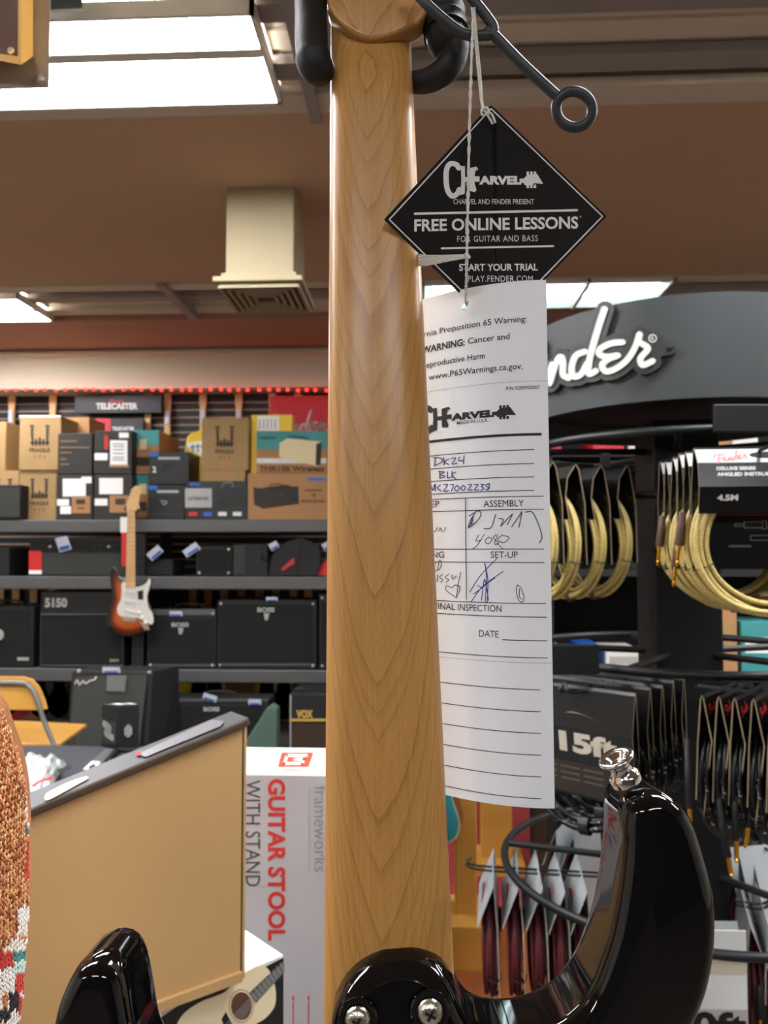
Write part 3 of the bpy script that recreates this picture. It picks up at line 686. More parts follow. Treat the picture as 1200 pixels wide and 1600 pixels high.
parts(t, 'hook_arm', lambda m: (m.tube([P(204, 797, YS + .03), P(196, 796, YG + .0), P(196, 793, YG - .03)], .006, MATS['black'], 8), m.tube([P(206, 797, YS + .03), P(216, 797, YG), P(216, 794, YG - .03)], .006, MATS['black'], 8)))

# ---------------------------------------------------------------- behind the table: cabinet, amps, chair
YC = 3.95
q = [(98, 1168), (112, 1050), (238, 1047), (226, 1168)]
t = thing('speaker_cabinet', 'slanted charcoal speaker cabinet with a grey grille and silver signature badge', 'speaker', (P(165, 1168, YC).x, YC + .2, 0))
def yb(y): return YC + .06 + (1168 - y) / 118 * .12        # the front leans back
A, B = P(93, 1200, YC), P(226, 1200, YC)
def fr(x, y, d): return P(x, y, yb(y) - d)
mb = MB()
fl, frr, tr, tl = fr(94, 1200, 0), fr(222, 1200, 0), fr(238, 1047, 0), fr(112, 1050, 0)
fl.z = frr.z = .03; tl.z = tr.z = (tl.z + tr.z) / 2
bk = Vector((.02, .34, 0))
mb.hexa([fl, frr, tr, tl, Vector((fl.x, tl.y + .2, .03)), Vector((frr.x + .10, tr.y + .2, .03)), Vector((tr.x + .085, tr.y + .2, tr.z)), Vector((tl.x + .02, tl.y + .2, tl.z))], 'tolex')
mb.build('cabinet', t, world=True, bevel=.01)
parts(t, 'grille', lambda m: m.prism([(104, 1190), (117, 1057), (230, 1054), (215, 1190)], fr, 'grille_grey', .004, .012))
parts(t, 'control_plate', lambda m: m.prism([(167, 1055), (198, 1055), (195, 1081), (166, 1080)], fr, 'shelf', .012, .03))
parts(t, 'signature_badge', lambda m: m.stroke([(117, 1068), (121, 1063), (124, 1070), (130, 1064), (134, 1068), (140, 1064), (147, 1062), (150, 1058)], 2.4, fr, MATS['silver'], .013, .016))
for x, y in ((124, 1049), (234, 1051)): parts(t, 'corner', lambda m: m.ball(fr(x, y, .0), .012, 'silver'))
price(174, 1047, 28, 9, YC + .16, 'flat blue and white price tag on top of the slanted speaker cabinet')
t = amp('black combo amplifier on the floor behind the tilted cardboard box', (255, 1092, 420, 1200), 4.34, .18, .0, corners=False, handle=True, grille=(262, 1104, 410, 1240), badge=bt(4.34, 'BOSS', 318, 343, 1111, 6))
parts(t, 'corner', lambda m: m.ball(P(264, 1103, 4.335), .012, 'silver')); parts(t, 'top_trim', lambda m: pr(m, 256, 1092, 419, 1096, 4.34, 'shelf', .006))
price(328, 1090, 22, 10, 4.32, 'blue and white price tag on the floor amplifier behind the cardboard box', .3)
price(398, 1097, 20, 9, 4.32, 'price tag with dark print at the far end of the floor amplifier')
t = amp('black amplifier with gold trim and brown diamond grille cloth, gold letters', (452, 1084, 610, 1200), 4.1, .3, .0, corners=False, handle=False, badge=bt(4.1, 'VOX', 463, 489, 1121, 11, 'brass_paint'))
mat('brown_cloth', S(60, 44, 30), .9)
parts(t, 'grille', lambda m: (pr(m, 455, 1128, 606, 1260, 4.1, 'brown_cloth', .004), [m.bar(P(455 + 9 * k, 1128, 4.095), P(455 + 9 * k + 60, 1230, 4.095), .003, .002, MATS['kraft_mark']) for k in range(10)], [m.bar(P(455 + 9 * k, 1128, 4.095), P(455 + 9 * k - 60, 1230, 4.095), .003, .002, MATS['kraft_mark']) for k in range(7, 16)]))
parts(t, 'gold_trim', lambda m: m.bar(P(454, 1125, 4.09), P(608, 1125, 4.09), .016, .01, MATS['brass_paint']))
parts(t, 'side_piping', lambda m: m.bar(P(454, 1086, 4.093), P(454, 1260, 4.093), .006, .008, MATS['silver_flat']))
parts(t, 'handle', lambda m: m.tube(catmull([P(459, 1084, 4.2), P(464, 1077, 4.2), P(474, 1077, 4.2), P(480, 1084, 4.2)], 4), .01, MATS['black'], 8))

mat('birch', S(215, 158, 70), .45, var=.06, scale=12); mat('birch_edge', S(205, 160, 95), .4)
YH = 3.3
t = thing('chair', 'birch plywood chair with bent grey tube frame behind the dark table', 'chair', (P(20, 1150, YH).x, YH + .1, 0))
bp = lambda x, y, d: P(x, y, YH - d)
ol = [(-110, 1060), (-60, 1056), (38, 1057), (52, 1061), (62, 1072), (70, 1090), (75, 1108), (62, 1110), (-120, 1108)]
mb = MB(); mb.prism(ol, bp, 'birch', -.012, .0); mb.build('backrest', t, world=True, bevel=.004)
tb = catmull([bp(-120, 1160, .012), bp(-112, 1068, .012), bp(-80, 1067, .012), bp(28, 1067, .012), bp(46, 1073, .012), bp(57, 1090, .012), bp(70, 1130, .012), bp(85, 1165, .012)], 5)
mb = MB(); mb.tube(tb, .0105, 'grey_tube' if 'grey_tube' in MATS else mat('grey_tube', S(128, 128, 126), .4, .3), 10); mb.build('back_frame', t, world=True, smooth=True)
zs_ = P(60, 1142, 3.6).z
s1 = [PZ(136, 1131, zs_), PZ(95, 1161, zs_), PZ(-130, 1160, zs_), PZ(-100, 1127, zs_), PZ(40, 1126, zs_)]
mb = MB(); mb.prism([(v.x, v.y) for v in s1], lambda x, y, d: Vector((x, y, zs_ + d)), 'birch', -.016, 0); mb.build('seat', t, world=True, bevel=.004)
for v in (bp(-120, 1160, .012), bp(85, 1165, .012), s1[0] + Vector((-.04, -.03, -.02)), s1[3] + Vector((.03, -.03, -.02))):
    MB().tube([v, Vector((v.x, v.y, 0))], .0105, 'grey_tube', 10).build('leg', t, world=True, smooth=True)

# dark covered display table
mat('table_cloth', S(62, 64, 70), .85, bump=.4, bscale=25)
ZT = .8
a, b = PZ(-90, 1163, ZT), PZ(560, 1163, ZT)
t = thing('display_table', 'display table under a dark grey cloth', 'table', ((a.x + b.x) / 2, 2.4, 0))
mb = MB(); x0, x1, y0, y1 = -1.6, -.02, 1.8, a.y
nx, ny = 26, 16; vs = []; fs = []
for j in range(ny + 1):
    for i in range(nx + 1):
        x = x0 + (x1 - x0) * i / nx; y = y0 + (y1 - y0) * j / ny
        vs.append((x, y, ZT + .004 * math.sin(x * 23 + y * 9) * math.sin(y * 7)))
fs = [(j * (nx + 1) + i, j * (nx + 1) + i + 1, (j + 1) * (nx + 1) + i + 1, (j + 1) * (nx + 1) + i) for j in range(ny) for i in range(nx)]
mb.add(vs, fs, 'table_cloth')
bd = [(i, 0) for i in range(nx + 1)] + [(nx, j) for j in range(1, ny + 1)] + [(i, ny) for i in range(nx - 1, -1, -1)] + [(0, j) for j in range(ny - 1, 0, -1)]
top = [Vector(vs[j * (nx + 1) + i]) for i, j in bd]; n = len(top)
cen = Vector(((x0 + x1) / 2, (y0 + y1) / 2, 0)); lo = []
for k, v in enumerate(top):
    d = Vector((v.x - cen.x, v.y - cen.y, 0)); d = Vector((math.copysign(1, d.x) if v.x in (x0, x1) else 0, math.copysign(1, d.y) if v.y in (y0, y1) else 0, 0))
    lo.append(v + d * (.02 + .015 * math.sin(k * 1.3)) + Vector((0, 0, -.45)))
mb.add(top + lo, [(k, k + n, (k + 1) % n + n, (k + 1) % n) for k in range(n)], 'table_cloth')
mb.build('table_cover', t, world=True, smooth=True)
for x in (x0 + .06, x1 - .06):
    for y in (y0 + .06, y1 - .06): MB().box((x, y, ZT / 2 - .01), (.04, .04, ZT - .03), 'post').build('leg', t, world=True)

def onT(px, py): return PZ(px, py, ZT + .006)
# small black pedal carton
p = [onT(*q) for q in ((158, 1166), (181, 1170), (217, 1167), (193, 1162))]
mb = MB(); y_ = p[1].y; hgt = P(184, 1106, y_).z - ZT
t = thing('pedal_carton', 'small upright black carton with printed sides on the dark table', 'box', p[1])
base = [onT(158, 1166), onT(183, 1170), onT(217, 1167), onT(194, 1163)]
mb.add(base + [v + Vector((0, 0, hgt)) for v in base], [(0, 1, 2, 3), (4, 5, 6, 7), (0, 1, 5, 4), (1, 2, 6, 5), (2, 3, 7, 6), (3, 0, 4, 7)], 'black_box'); mb.build('carton', t, world=True, bevel=.002)
def side(A, B, off=.002):
    nrm = Vector(((B - A).y, -(B - A).x, 0)).normalized()
    return lambda u, v, d=0: A + (B - A) * u + Vector((0, 0, hgt * v)) + nrm * (off + d)
s0, s1_ = side(base[0], base[1]), side(base[1], base[2])
parts(t, 'printed_picture', lambda m: (m.prism([(.05, .1), (.95, .1), (.95, .62), (.05, .66)], s0, 'dark_box', 0, .001), m.stroke([(.2, .55), (.6, .45), (.3, .35), (.75, .25)], .16, lambda u, v, d: s0(u, v, .002), MATS['silver_flat'])))
parts(t, 'printed_logo', lambda m: [m.stroke([(.36 + .09 * k, .25 + .05 * abs(k - 1.5)), (.36 + .09 * k, .55 - .05 * abs(k - 1.5))], .06, lambda u, v, d: s1_(u, v, .001), MATS['silver_flat'], sm=0) for k in range(4)])
parts(t, 'label_sticker', lambda m: m.add([base[0].lerp(base[3], .25).lerp(base[1].lerp(base[2], .25), x) + Vector((0, 0, hgt + .002)) for x in (.2, .75)] + [base[0].lerp(base[3], .55).lerp(base[1].lerp(base[2], .55), x) + Vector((0, 0, hgt + .002)) for x in (.75, .2)], [(0, 1, 2, 3)], MATS['white']))
parts(t, 'label_sticker', lambda m: m.add([base[0].lerp(base[3], .72).lerp(base[1].lerp(base[2], .72), x) + Vector((0, 0, hgt + .002)) for x in (.35, .9)] + [base[0].lerp(base[3], .97).lerp(base[1].lerp(base[2], .97), x) + Vector((0, 0, hgt + .002)) for x in (.9, .35)], [(0, 1, 2, 3)], MATS['offwhite']))
# plastic bag, price strip, dark tray
t = thing('plastic_bag', 'crumpled clear plastic bag with red print lying on the dark table', 'bag', onT(75, 1220))
mat('film', S(205, 212, 210), .15, var=.12, scale=40, coat=.6)
mb = MB(); n1, n2 = 14, 10; vs = []
c4 = [PZ(20, 1260, ZT), PZ(78, 1236, ZT), PZ(104, 1198, ZT), PZ(30, 1190, ZT)]
for j in range(n2 + 1):
    for i in range(n1 + 1):
        u, v = i / n1, j / n2; q = c4[0].lerp(c4[1], u).lerp(c4[3].lerp(c4[2], u), v)
        h = min(u, 1 - u, v, 1 - v); vs.append(q + Vector((0, 0, .008 + min(.035, .16 * h) + R.uniform(0, .016) * (h > 0))))
mb.add(vs, [(j * (n1 + 1) + i, j * (n1 + 1) + i + 1, (j + 1) * (n1 + 1) + i + 1, (j + 1) * (n1 + 1) + i) for j in range(n2) for i in range(n1)], 'film'); mb.build('bag', t, world=True)
parts(t, 'printed_stripe', lambda m: (m.stroke([(52, 1228), (64, 1220), (82, 1216)], 3.5, lambda x, y, d: PZ(x, y, ZT + .055), MATS['red_print'])))
parts(t, 'folded_clip', lambda m: m.prism([(88, 1203), (108, 1196), (112, 1200), (94, 1210)], lambda x, y, d: PZ(x, y, ZT + .03 + d), 'black', 0, .01))
t = thing('price_strip', 'grey plastic price strip with a white label on the dark table', 'price strip', onT(150, 1190))
parts(t, 'strip', lambda m: m.prism([(128, 1203), (150, 1204), (178, 1170), (166, 1169)], lambda x, y, d: PZ(x, y, ZT + .006 + d), 'shelf', 0, .008))
parts(t, 'printed_label', lambda m: (m.prism([(130, 1202), (149, 1203), (157, 1190), (143, 1189)], lambda x, y, d: PZ(x, y, ZT + .0145 + d), 'white', 0, .001), m.stroke([(140, 1199), (147, 1195)], 4, lambda x, y, d: PZ(x, y, ZT + .017), MATS['black_print'], sm=0)))
t = thing('frame_tray', 'open black plastic frame lying on the dark table in front of the pedal carton', 'tray', onT(200, 1180))
parts(t, 'tray', lambda m: m.tube([PZ(x, y, ZT + .012) for x, y in ((168, 1189), (184, 1172), (216, 1172), (206, 1186))], .008, MATS['black'], 8, True))
# green gig bag corner behind the stool carton
mat('green_board', S(70, 92, 82), .8, var=.08)
t = thing('green_case', 'dark green tapered case end standing behind the white stool carton', 'case', (P(405, 1168, 2.95).x, 2.95, 0))
mb = MB(); zt_ = 0
q = [P(340, 1240, 2.95), P(434, 1240, 2.95), P(433, 1108, 2.95), P(424, 1102, 2.95), P(416, 1108, 2.95), P(384, 1158, 2.95)]
q[0].z = q[1].z = .0
mb.add(q + [v + Vector((0, .06, 0)) for v in q], [tuple(range(6)), tuple(reversed(range(6, 12)))] + [(i, i + 6, (i + 1) % 6 + 6, (i + 1) % 6) for i in range(6)], 'green_board'); mb.build('case_shell', t, world=True, bevel=.006)

# ---------------------------------------------------------------- low display stand and the cartons on it
def onplane(px, py, p0, nrm):
    r = ray(px, py); return EYE + r * ((p0 - EYE).dot(nrm) / r.dot(nrm))
ZL = .6
mat('stand_top', S(96, 92, 88), .7, var=.08)
t = thing('display_stand', 'low grey display stand under the cartons', 'stand', (-.32, 1.1, 0))
MB().box((-.36, 1.12, ZL - .015), (.86, .92, .03), 'stand_top').build('stand_top', t, world=True, bevel=.004)
for x in (-.75, .03):
    for y in (.70, 1.54): MB().box((x, y, ZL / 2 - .016), (.04, .04, ZL - .03), 'post').build('leg', t, world=True)

# white and grey stool carton
YB_ = 1.3
ztop = P(440, 1210, YB_).z; ybk = PZ(440, 1168, ztop).y
X0, X1 = P(340, 1300, YB_).x, P(585, 1300, YB_).x
mat('carton_white', S(228, 228, 226), .5); mat('carton_grey', S(186, 182, 186), .45)
mat('logo_orange', S(228, 70, 40), .5); mat('text_red', S(206, 44, 40), .5); mat('text_dark', S(66, 66, 70), .5); mat('text_grey', S(140, 138, 142), .5)
t = thing('stool_carton', 'white and grey upright carton with large red vertical lettering beside the guitar neck', 'box', ((X0 + X1) / 2, (YB_ + ybk) / 2, ZL))
MB().box(((X0 + X1) / 2, (YB_ + ybk) / 2, (ZL + ztop) / 2), (X1 - X0, ybk - YB_, ztop - ZL), 'carton_white').build('carton', t, world=True, bevel=.0015)
parts(t, 'grey_panel', lambda m: m.hexa([Vector((X0 + .0015, YB_ - .0004, ZL + .002)), Vector((X1 - .0015, YB_ - .0004, ZL + .002)), Vector((X1 - .0015, YB_ - .0004, ztop - .002)), Vector((X0 + .0015, YB_ - .0004, ztop - .002)), Vector((X0 + .0015, YB_ + .001, ZL + .002)), Vector((X1 - .0015, YB_ + .001, ZL + .002)), Vector((X1 - .0015, YB_ + .001, ztop - .002)), Vector((X0 + .0015, YB_ + .001, ztop - .002))], 'carton_grey'))
vf = lambda x, y, d: P(y, x, YB_ - .0008 - d)
parts(t, 'lettering', lambda m: m.text('GUITAR STOOL', vf, MATS['text_red'], 1217, 1470, 420, 25, bold=.035), 'red capital lettering')
parts(t, 'lettering', lambda m: m.text('WITH STAND', vf, MATS['text_dark'], 1219, 1385, 384, 23, bold=.0), 'thin dark capital lettering')
parts(t, 'lettering', lambda m: (m.text('frameworks', vf, MATS['text_grey'], 1228, 1362, 491, 21, bold=-.005), m.stroke([(1228, 483.5), (1362, 483.5)], .8, vf, MATS['text_grey'], sm=0)), 'thin grey lettering with a rule')
parts(t, 'small_print', lambda m: [(m.stroke([(1557, x), (1562, x)], 3, vf, MATS['logo_orange'], sm=0), m.stroke([(1566, x), (1602, x)], 1.6, vf, MATS['text_red'], sm=0)) for x in (458, 482)])
tf = lambda x, y, d: PZ(x, y, ztop + .0006 + d)
def _f(m):
    m.prism([(440, 1175.5), (490, 1175.5), (482, 1198), (434, 1198)], tf, 'logo_orange', 0, .0003)
    for seg in ([(479, 1180.5), (449, 1180.5), (444, 1193), (472, 1193), (475, 1186.5), (460, 1186.5)],):
        for k in range(len(seg) - 1): m.stroke(seg[k:k + 2], 4.2, lambda x, y, d: tf(x, y, .0006 + d), MATS['white_print'], 0, .0002, 0)
    m.stroke([(440, 1203), (478, 1203)], 1.2, tf, MATS['logo_orange'], 0, .0002, 0)
parts(t, 'printed_logo', _f, 'orange parallelogram logo with a white letter G')

# white carton with an acoustic guitar print, turned 45 degrees
ZW = .94
A = PZ(443, 1492, ZW); Bq = PZ(250, 1576, ZW)
e1 = Vector((Bq.x - A.x, Bq.y - A.y, 0)); L1 = e1.length; e1 /= L1; e2 = Vector((e1.y, -e1.x, 0))
if e2.y < 0: e2 = -e2
B_ = A + e1 * .34; D_ = .16
t = thing('guitar_carton', 'white carton printed with a cream acoustic guitar, under the cardboard box', 'box', Vector(((A.x + B_.x) / 2, (A.y + B_.y) / 2, ZL)))
mb = MB()
lo = lambda v: Vector((v.x, v.y, ZL + .002))
mb.hexa([lo(B_), lo(A), A, B_, lo(B_ + e2 * D_), lo(A + e2 * D_), A + e2 * D_, B_ + e2 * D_], 'carton_white'); mb.build('carton', t, world=True, bevel=.001)
wf = lambda x, y, d: onplane(x, y, A, e2) - e2 * (.0006 + d)
def _f(m):
    pts = [(442.6, 1496), (442, 1640), (235, 1730), (237, 1600), (300, 1555), (330, 1552)]
    m.prism(pts, wf, 'black_box', 0, .0004)
parts(t, 'printed_background', _f, 'dark printed field')
mat('spruce', S(236, 220, 184), .5); mat('spruce_line', S(190, 165, 120), .5); mat('rosewood', S(92, 60, 44), .5)
def _f(m):
    body = catmull([Vector((x, y, 0)) for x, y in ((270, 1625), (282, 1588), (310, 1566), (335, 1556), (352, 1548), (372, 1528), (398, 1510), (414, 1510), (424, 1524), (430, 1548), (428, 1572), (414, 1590), (398, 1600), (385, 1612), (378, 1640), (360, 1690), (310, 1720), (275, 1690))], 4, True)
    m.prism([(v.x, v.y) for v in body], lambda x, y, d: wf(x, y, .0006 + d), 'spruce', 0, .0002)
    m.prism([(345, 1592), (352, 1580), (362, 1600), (352, 1610)], lambda x, y, d: wf(x, y, .0009 + d), 'black_print', 0, .0001)
    for rr, mm, dd in ((23, 'spruce_line', .001), (21, 'spruce', .0012), (19, 'rosewood', .0014)):
        m.prism([(376 + rr * math.cos(a_ * .21) * .86, 1571 + rr * math.sin(a_ * .21) * 1.15) for a_ in range(30)], lambda x, y, d: wf(x, y, dd + d), mm, 0, .0001)
    m.prism([(388, 1550), (399, 1566), (443, 1518), (442, 1500)], lambda x, y, d: wf(x, y, .0016 + d), 'shelf', 0, .0001)
    for k in range(9): m.stroke([(391 + 5.6 * k, 1549 - 5.7 * k), (400 + 5.2 * k, 1561 - 5.8 * k)], 1, lambda x, y, d: wf(x, y, .0018), MATS['silver_flat'], sm=0)
    for k in range(5): m.stroke([(341 + 2.4 * k, 1610 + 2.6 * k), (442, 1501 + 3.6 * k)], .7, lambda x, y, d: wf(x, y, .002), MATS['silver_flat'], sm=0)
parts(t, 'printed_picture', _f, 'picture of a cream acoustic guitar')

# big kraft cardboard box on top of it, printed lid
mat('kraft_big', S(196, 158, 106), .75, var=.03, scale=4); mat('lid_print', S(62, 61, 64), .4, var=.1, scale=6); mat('lid_shine', S(118, 116, 120), .3)
d0 = 1.0
RB, RTp = PD(376, 1507, d0), PD(373, 1137, d0); RTp.x, RTp.y = RB.x, RB.y
RB.z = ZW + .002
Lx = PD(45, 1275, .855); Ld = Vector((Lx.x - RB.x, Lx.y - RB.y, 0)); LL = Ld.length; Ld /= LL
bk = Vector((Ld.y, -Ld.x, 0))
if bk.y < 0: bk = -bk
full = LL * 1.35
LB = RB + Ld * full; LT = Vector((LB.x, LB.y, RTp.z + (Lx.z - RTp.z) * 1.35)); LB.z = RB.z
Dp = .046
t = thing('cardboard_box', 'big plain kraft cardboard box with a sloping printed lid, standing on the white guitar carton', 'box', (RB + LB) / 2)
mb = MB(); mb.hexa([LB, RB, RTp, LT, LB + bk * Dp, RB + bk * Dp, RTp + bk * Dp, LT + bk * Dp], 'kraft_big'); mb.build('carton', t, world=True, bevel=.0015)
# lower flap edge of the box and the lid with its printed top
parts(t, 'bottom_flap', lambda m: m.hexa([LB - bk * .006, RB - bk * .006, RB - bk * .006 + Vector((0, 0, .012)), LB - bk * .006 + Vector((0, 0, .012)), LB, RB, RB + Vector((0, 0, .012)), LB + Vector((0, 0, .012))], 'kraft_big'))
up = Vector((0, 0, 1)); o1 = -Ld * .008 - bk * .008; o2 = -Ld * .008 + bk * (Dp + .004)
lidn = (RTp - LT).cross(bk).normalized()
if lidn.z < 0: lidn = -lidn
a_, b_ = LT - bk * .008, RTp + o1; c_, d_ = RTp + o2, LT + bk * (Dp + .004); hh = lidn * .009
mb = MB(); mb.hexa([a_, b_, b_ + hh, a_ + hh, d_, c_, c_ + hh, d_ + hh], 'kraft_mark'); mb.build('lid', t, world=True, bevel=.002)
q_ = -Ld
parts(t, 'end_gap_shade', lambda m: m.hexa([RB, RB + q_ * .0022, RTp + q_ * .0022, RTp, RB + bk * Dp, RB + q_ * .0022 + bk * Dp, RTp + q_ * .0022 + bk * Dp, RTp + bk * Dp], 'kraft_mark'), 'dark filler painting the shade of the gap along the box end')  # dark filler strip paints the shade between box face and end flap
parts(t, 'end_flap', lambda m: m.hexa([RB + q_ * .0022, RB + q_ * .006, RTp + q_ * .006, RTp + q_ * .0022, RB + q_ * .0022 + bk * Dp, RB + q_ * .006 + bk * Dp, RTp + q_ * .006 + bk * Dp, RTp + q_ * .0022 + bk * Dp], 'kraft_big'))
lf = lambda x, y, d: onplane(x, y, a_ + hh, lidn) + lidn * (.0006 + d)
parts(t, 'printed_top', lambda m: m.hexa([a_ + hh + bk * .003, b_ + hh + bk * .003, b_ + hh * 1.06 + bk * .003, a_ + hh * 1.06 + bk * .003, d_ + hh - bk * .003, c_ + hh - bk * .003, c_ + hh * 1.06 - bk * .003, d_ + hh * 1.06 - bk * .003], 'lid_print'), 'dark printed lid surface')
mat('headstock_print', S(212, 192, 166), .45)
def _f(m):
    q = catmull([Vector((x, y, 0)) for x, y in ((70, 1249), (74, 1241), (92, 1231), (112, 1222), (134, 1215), (138, 1218), (122, 1227), (104, 1237), (86, 1247), (74, 1252))], 3, True)
    m.prism([(v.x, v.y) for v in q], lambda x, y, d: lf(x, y, .0006 + d), 'headstock_print', 0, .0003)
    for x, y in ((98, 1234), (110, 1228)): m.stroke([(x, y), (x + 2, y - .6)], 1.4, lambda x, y, d: lf(x, y, .0012), MATS['black_print'], sm=0)
    m.prism([(215, 1180), (330, 1126), (350, 1128), (345, 1136), (228, 1184)], lambda x, y, d: lf(x, y, .0006 + d), 'lid_shine', 0, .0002)  # pale patch paints a sheen onto the dark lid
    m.prism([(212, 1179), (220, 1175), (223, 1179), (215, 1183)], lambda x, y, d: lf(x, y, .0009 + d), 'red_print', 0, .0002)
parts(t, 'printed_picture', _f, 'picture of a pale headstock, with lid sheen painted as a light grey field')

# ---------------------------------------------------------------- knitted sleeve at the frame edge
DS = .45
cop, cw, cr, ct, cb = mat('yarn_copper', S(222, 152, 104), .34, .45, var=.25, scale=420), mat('yarn_white', S(236, 230, 222), .6, var=.05, scale=300), mat('yarn_red', S(200, 66, 60), .6, var=.1, scale=300), mat('yarn_teal', S(70, 140, 136), .6, var=.25, scale=200), mat('yarn_black', S(38, 36, 38), .6)
cops = [cop, cop, mat('yarn_copper_highlight', S(246, 196, 140), .3, .3), mat('yarn_copper_shadow', S(150, 82, 46), .45, .3)]  # highlights and shadows of the copper yarn, painted as random stitch colours
mint = mat('yarn_mint', S(196, 220, 210), .6, var=.06, scale=300)
edge = [(840, -190), (1000, -62), (1040, -36), (1080, -10), (1095, 0), (1112, 13), (1150, 25), (1190, 39), (1240, 48), (1300, 51), (1400, 52), (1450, 50), (1500, 46), (1560, 43), (1600, 36), (1700, 28), (1850, 20)]
def edge_at(y):
    for (a, u), (b, v) in zip(edge, edge[1:]):
        if a <= y <= b: return u + (v - u) * (y - a) / (b - a)
    return edge[-1][1] if y > 1600 else edge[0][1]
k_ = DS / F
mb = MB(); ys = list(range(1040, 1851, 15))
def cx_(y): return -115 - max(0, 1200 - y) * .25
def srad(y):
    d = DS + .06; e = (edge_at(y) - 600) / F; c = (cx_(y) - 600) / F * d
    return max(.004, (e * d - c) / math.sqrt(1 + e * e))
def proj(p):
    q = p - EYE; z = q.dot(FW); return 600 + q.dot(RT) / z * F, 800 - q.dot(UP) / z * F
ys = list(range(860, 1851, 15)); NS = 36; vs = []
for y in ys:
    c0 = PD(cx_(y), y, DS + .06); r_ = srad(y) - .0008
    vs += [c0 + (RT * math.sin(2 * math.pi * k / NS) - FW * math.cos(2 * math.pi * k / NS)) * r_ for k in range(NS)]
mb.add(vs, [(j_ * NS + k, j_ * NS + (k + 1) % NS, (j_ + 1) * NS + (k + 1) % NS, (j_ + 1) * NS + k) for j_ in range(len(ys) - 1) for k in range(NS)] + [tuple(range(NS)), tuple((len(ys) - 1) * NS + k for k in range(NS))], cop)
t = thing('knitted_sweater', 'copper knit sweater sleeve with white, red and teal pattern at the frame edge', 'sweater', PD(-115, 1850, DS + .06))
mb.build('sleeve', t, world=True, smooth=True)
def yarn(x, y):
    def inb(a, b, c, d): return a <= x <= c and b <= y <= d
    if inb(-9, 1092, 5, 1106) or inb(27, 1418, 60, 1462) or (inb(38, 1252, 60, 1292) and (x + y) % 14 < 9): return cw
    if inb(40, 1292, 60, 1306): return ct
    if inb(36 + (1372 - y) * .12, 1312, 60, 1372): return cr
    if inb(44, 1463, 60, 1474): return cr
    if inb(16, 1468, 60, 1487) or inb(5, 1478, 20, 1488): return cw
    if y < 1486: return R.choice(cops)
    if inb(-20, 1487, 21, 1512): return cr
    if inb(21, 1487, 60, 1501): return ct
    if inb(19, 1501, 60, 1520): return mint
    if inb(23, 1520, 39, 1551): return cr
    if inb(13, 1551, 29, 1580): return cb
    if inb(28, 1557, 44, 1586): return cr
    if inb(4, 1555, 12, 1578): return cop
    if inb(-20, 1578, 14, 1596): return cb
    if y > 1597: return (cop, cw, cr)[int(y / 40 + x / 25) % 3]
    return cw
rows = []
mbs = MB(); y = 1000; row = 0
while y < 1760:
    r = (edge_at(y) - cx_(y)); c0 = PD(cx_(y), y, DS + .06); st = 7.2 / r; th = -.95
    while th < 1.62:
        for side_ in (-1, 1):
            th2 = th + st * .5 * (side_ + 1) * .5 + R.uniform(-.1, .1) * st
            yy = y + R.uniform(-1.6, 1.6) + (3 if side_ > 0 else 0)
            rr = srad(y) + .0016
            nr = RT * math.sin(th2) - FW * math.cos(th2); tg = RT * math.cos(th2) + FW * math.sin(th2)
            cc = c0 + nr * rr + UP * ((y - yy) * k_)
            px, py_ = proj(cc)
            if px < -30: continue
            ax = (UP * 1 + tg * side_ * R.uniform(.3, .6)).normalized(); ln = 6.0 * k_ * R.uniform(.85, 1.15); wd = 2.5 * k_; bi = ax.cross(nr).normalized()
            vs = [cc - ax * ln]
            for h, ww in ((-.55, .85), (0.1, 1.0), (.65, .75)):
                vs += [cc + ax * ln * h + (bi * math.cos(a) + nr * math.sin(a) * .9) * wd * ww for a in (0, 1.257, 2.513, 3.77, 5.027)]
            vs.append(cc + ax * ln)
            fs = [(0, 1 + (i + 1) % 5, 1 + i) for i in range(5)] + [(1 + 5 * q + i, 1 + 5 * q + (i + 1) % 5, 6 + 5 * q + (i + 1) % 5, 6 + 5 * q + i) for q in range(2) for i in range(5)] + [(11 + i, 11 + (i + 1) % 5, 16) for i in range(5)]
            mbs.add(vs, fs, yarn(px, py_))
        th += st
    y += 8.6; row += 1
o = mbs.build('knit_stitches', t, world=True, smooth=True, sharp=180); o['kind'] = 'stuff'

# ---------------------------------------------------------------- things overhead at the corner
mat('steel_plate', S(170, 160, 148), .4, .35, var=.12, scale=14); mat('frame_wood', S(218, 165, 78), .45, var=.05, scale=10); mat('frame_side', S(218, 165, 78), .45); mat('brown_panel', S(84, 60, 50), .3, var=.05)
DPn = 1.1
t = thing('wall_display_panel', 'steel plate carrying a wood framed brown panel, hanging overhead in the frame corner', 'display panel', PD(30, 140, DPn))
pd = lambda d0_: (lambda x, y, d: PD(x, y, d0_ + d))
mb = MB(); mb.prism([(-80, 143), (77, 137.5), (80, -60), (-80, -60)], pd(DPn), 'steel_plate', 0, .012); mb.build('steel_plate', t, world=True, bevel=.001)
MB().prism([(-80, 74), (-80, 92), (0, 95), (33, 101), (33, -60), (29, -60), (28, 88), (0, 84)], pd(DPn - .04), 'frame_wood', 0, .045).build('wood_frame', t, world=True)
mb = MB(); mb.add([PD(33, 101, DPn - .04), PD(52, 88, DPn - .001), PD(52, -60, DPn - .001), PD(33, -60, DPn - .04), PD(30, 100, DPn - .001), PD(30, -60, DPn - .001)], [(0, 1, 2, 3), (0, 4, 1), (3, 2, 5)], 'frame_wood'); mb.build('frame_side', t, world=True)
MB().prism([(-80, 78), (28, 88), (29, -60), (-80, -60)], pd(DPn - .022), 'brown_panel', 0, .01).build('inner_panel', t, world=True)
MB().lathe([(.0065, 0), (.0062, .004), (.003, .006)], 'silver', PD(65, 125, DPn), -FW, 16).build('bolt', t, world=True, smooth=True)
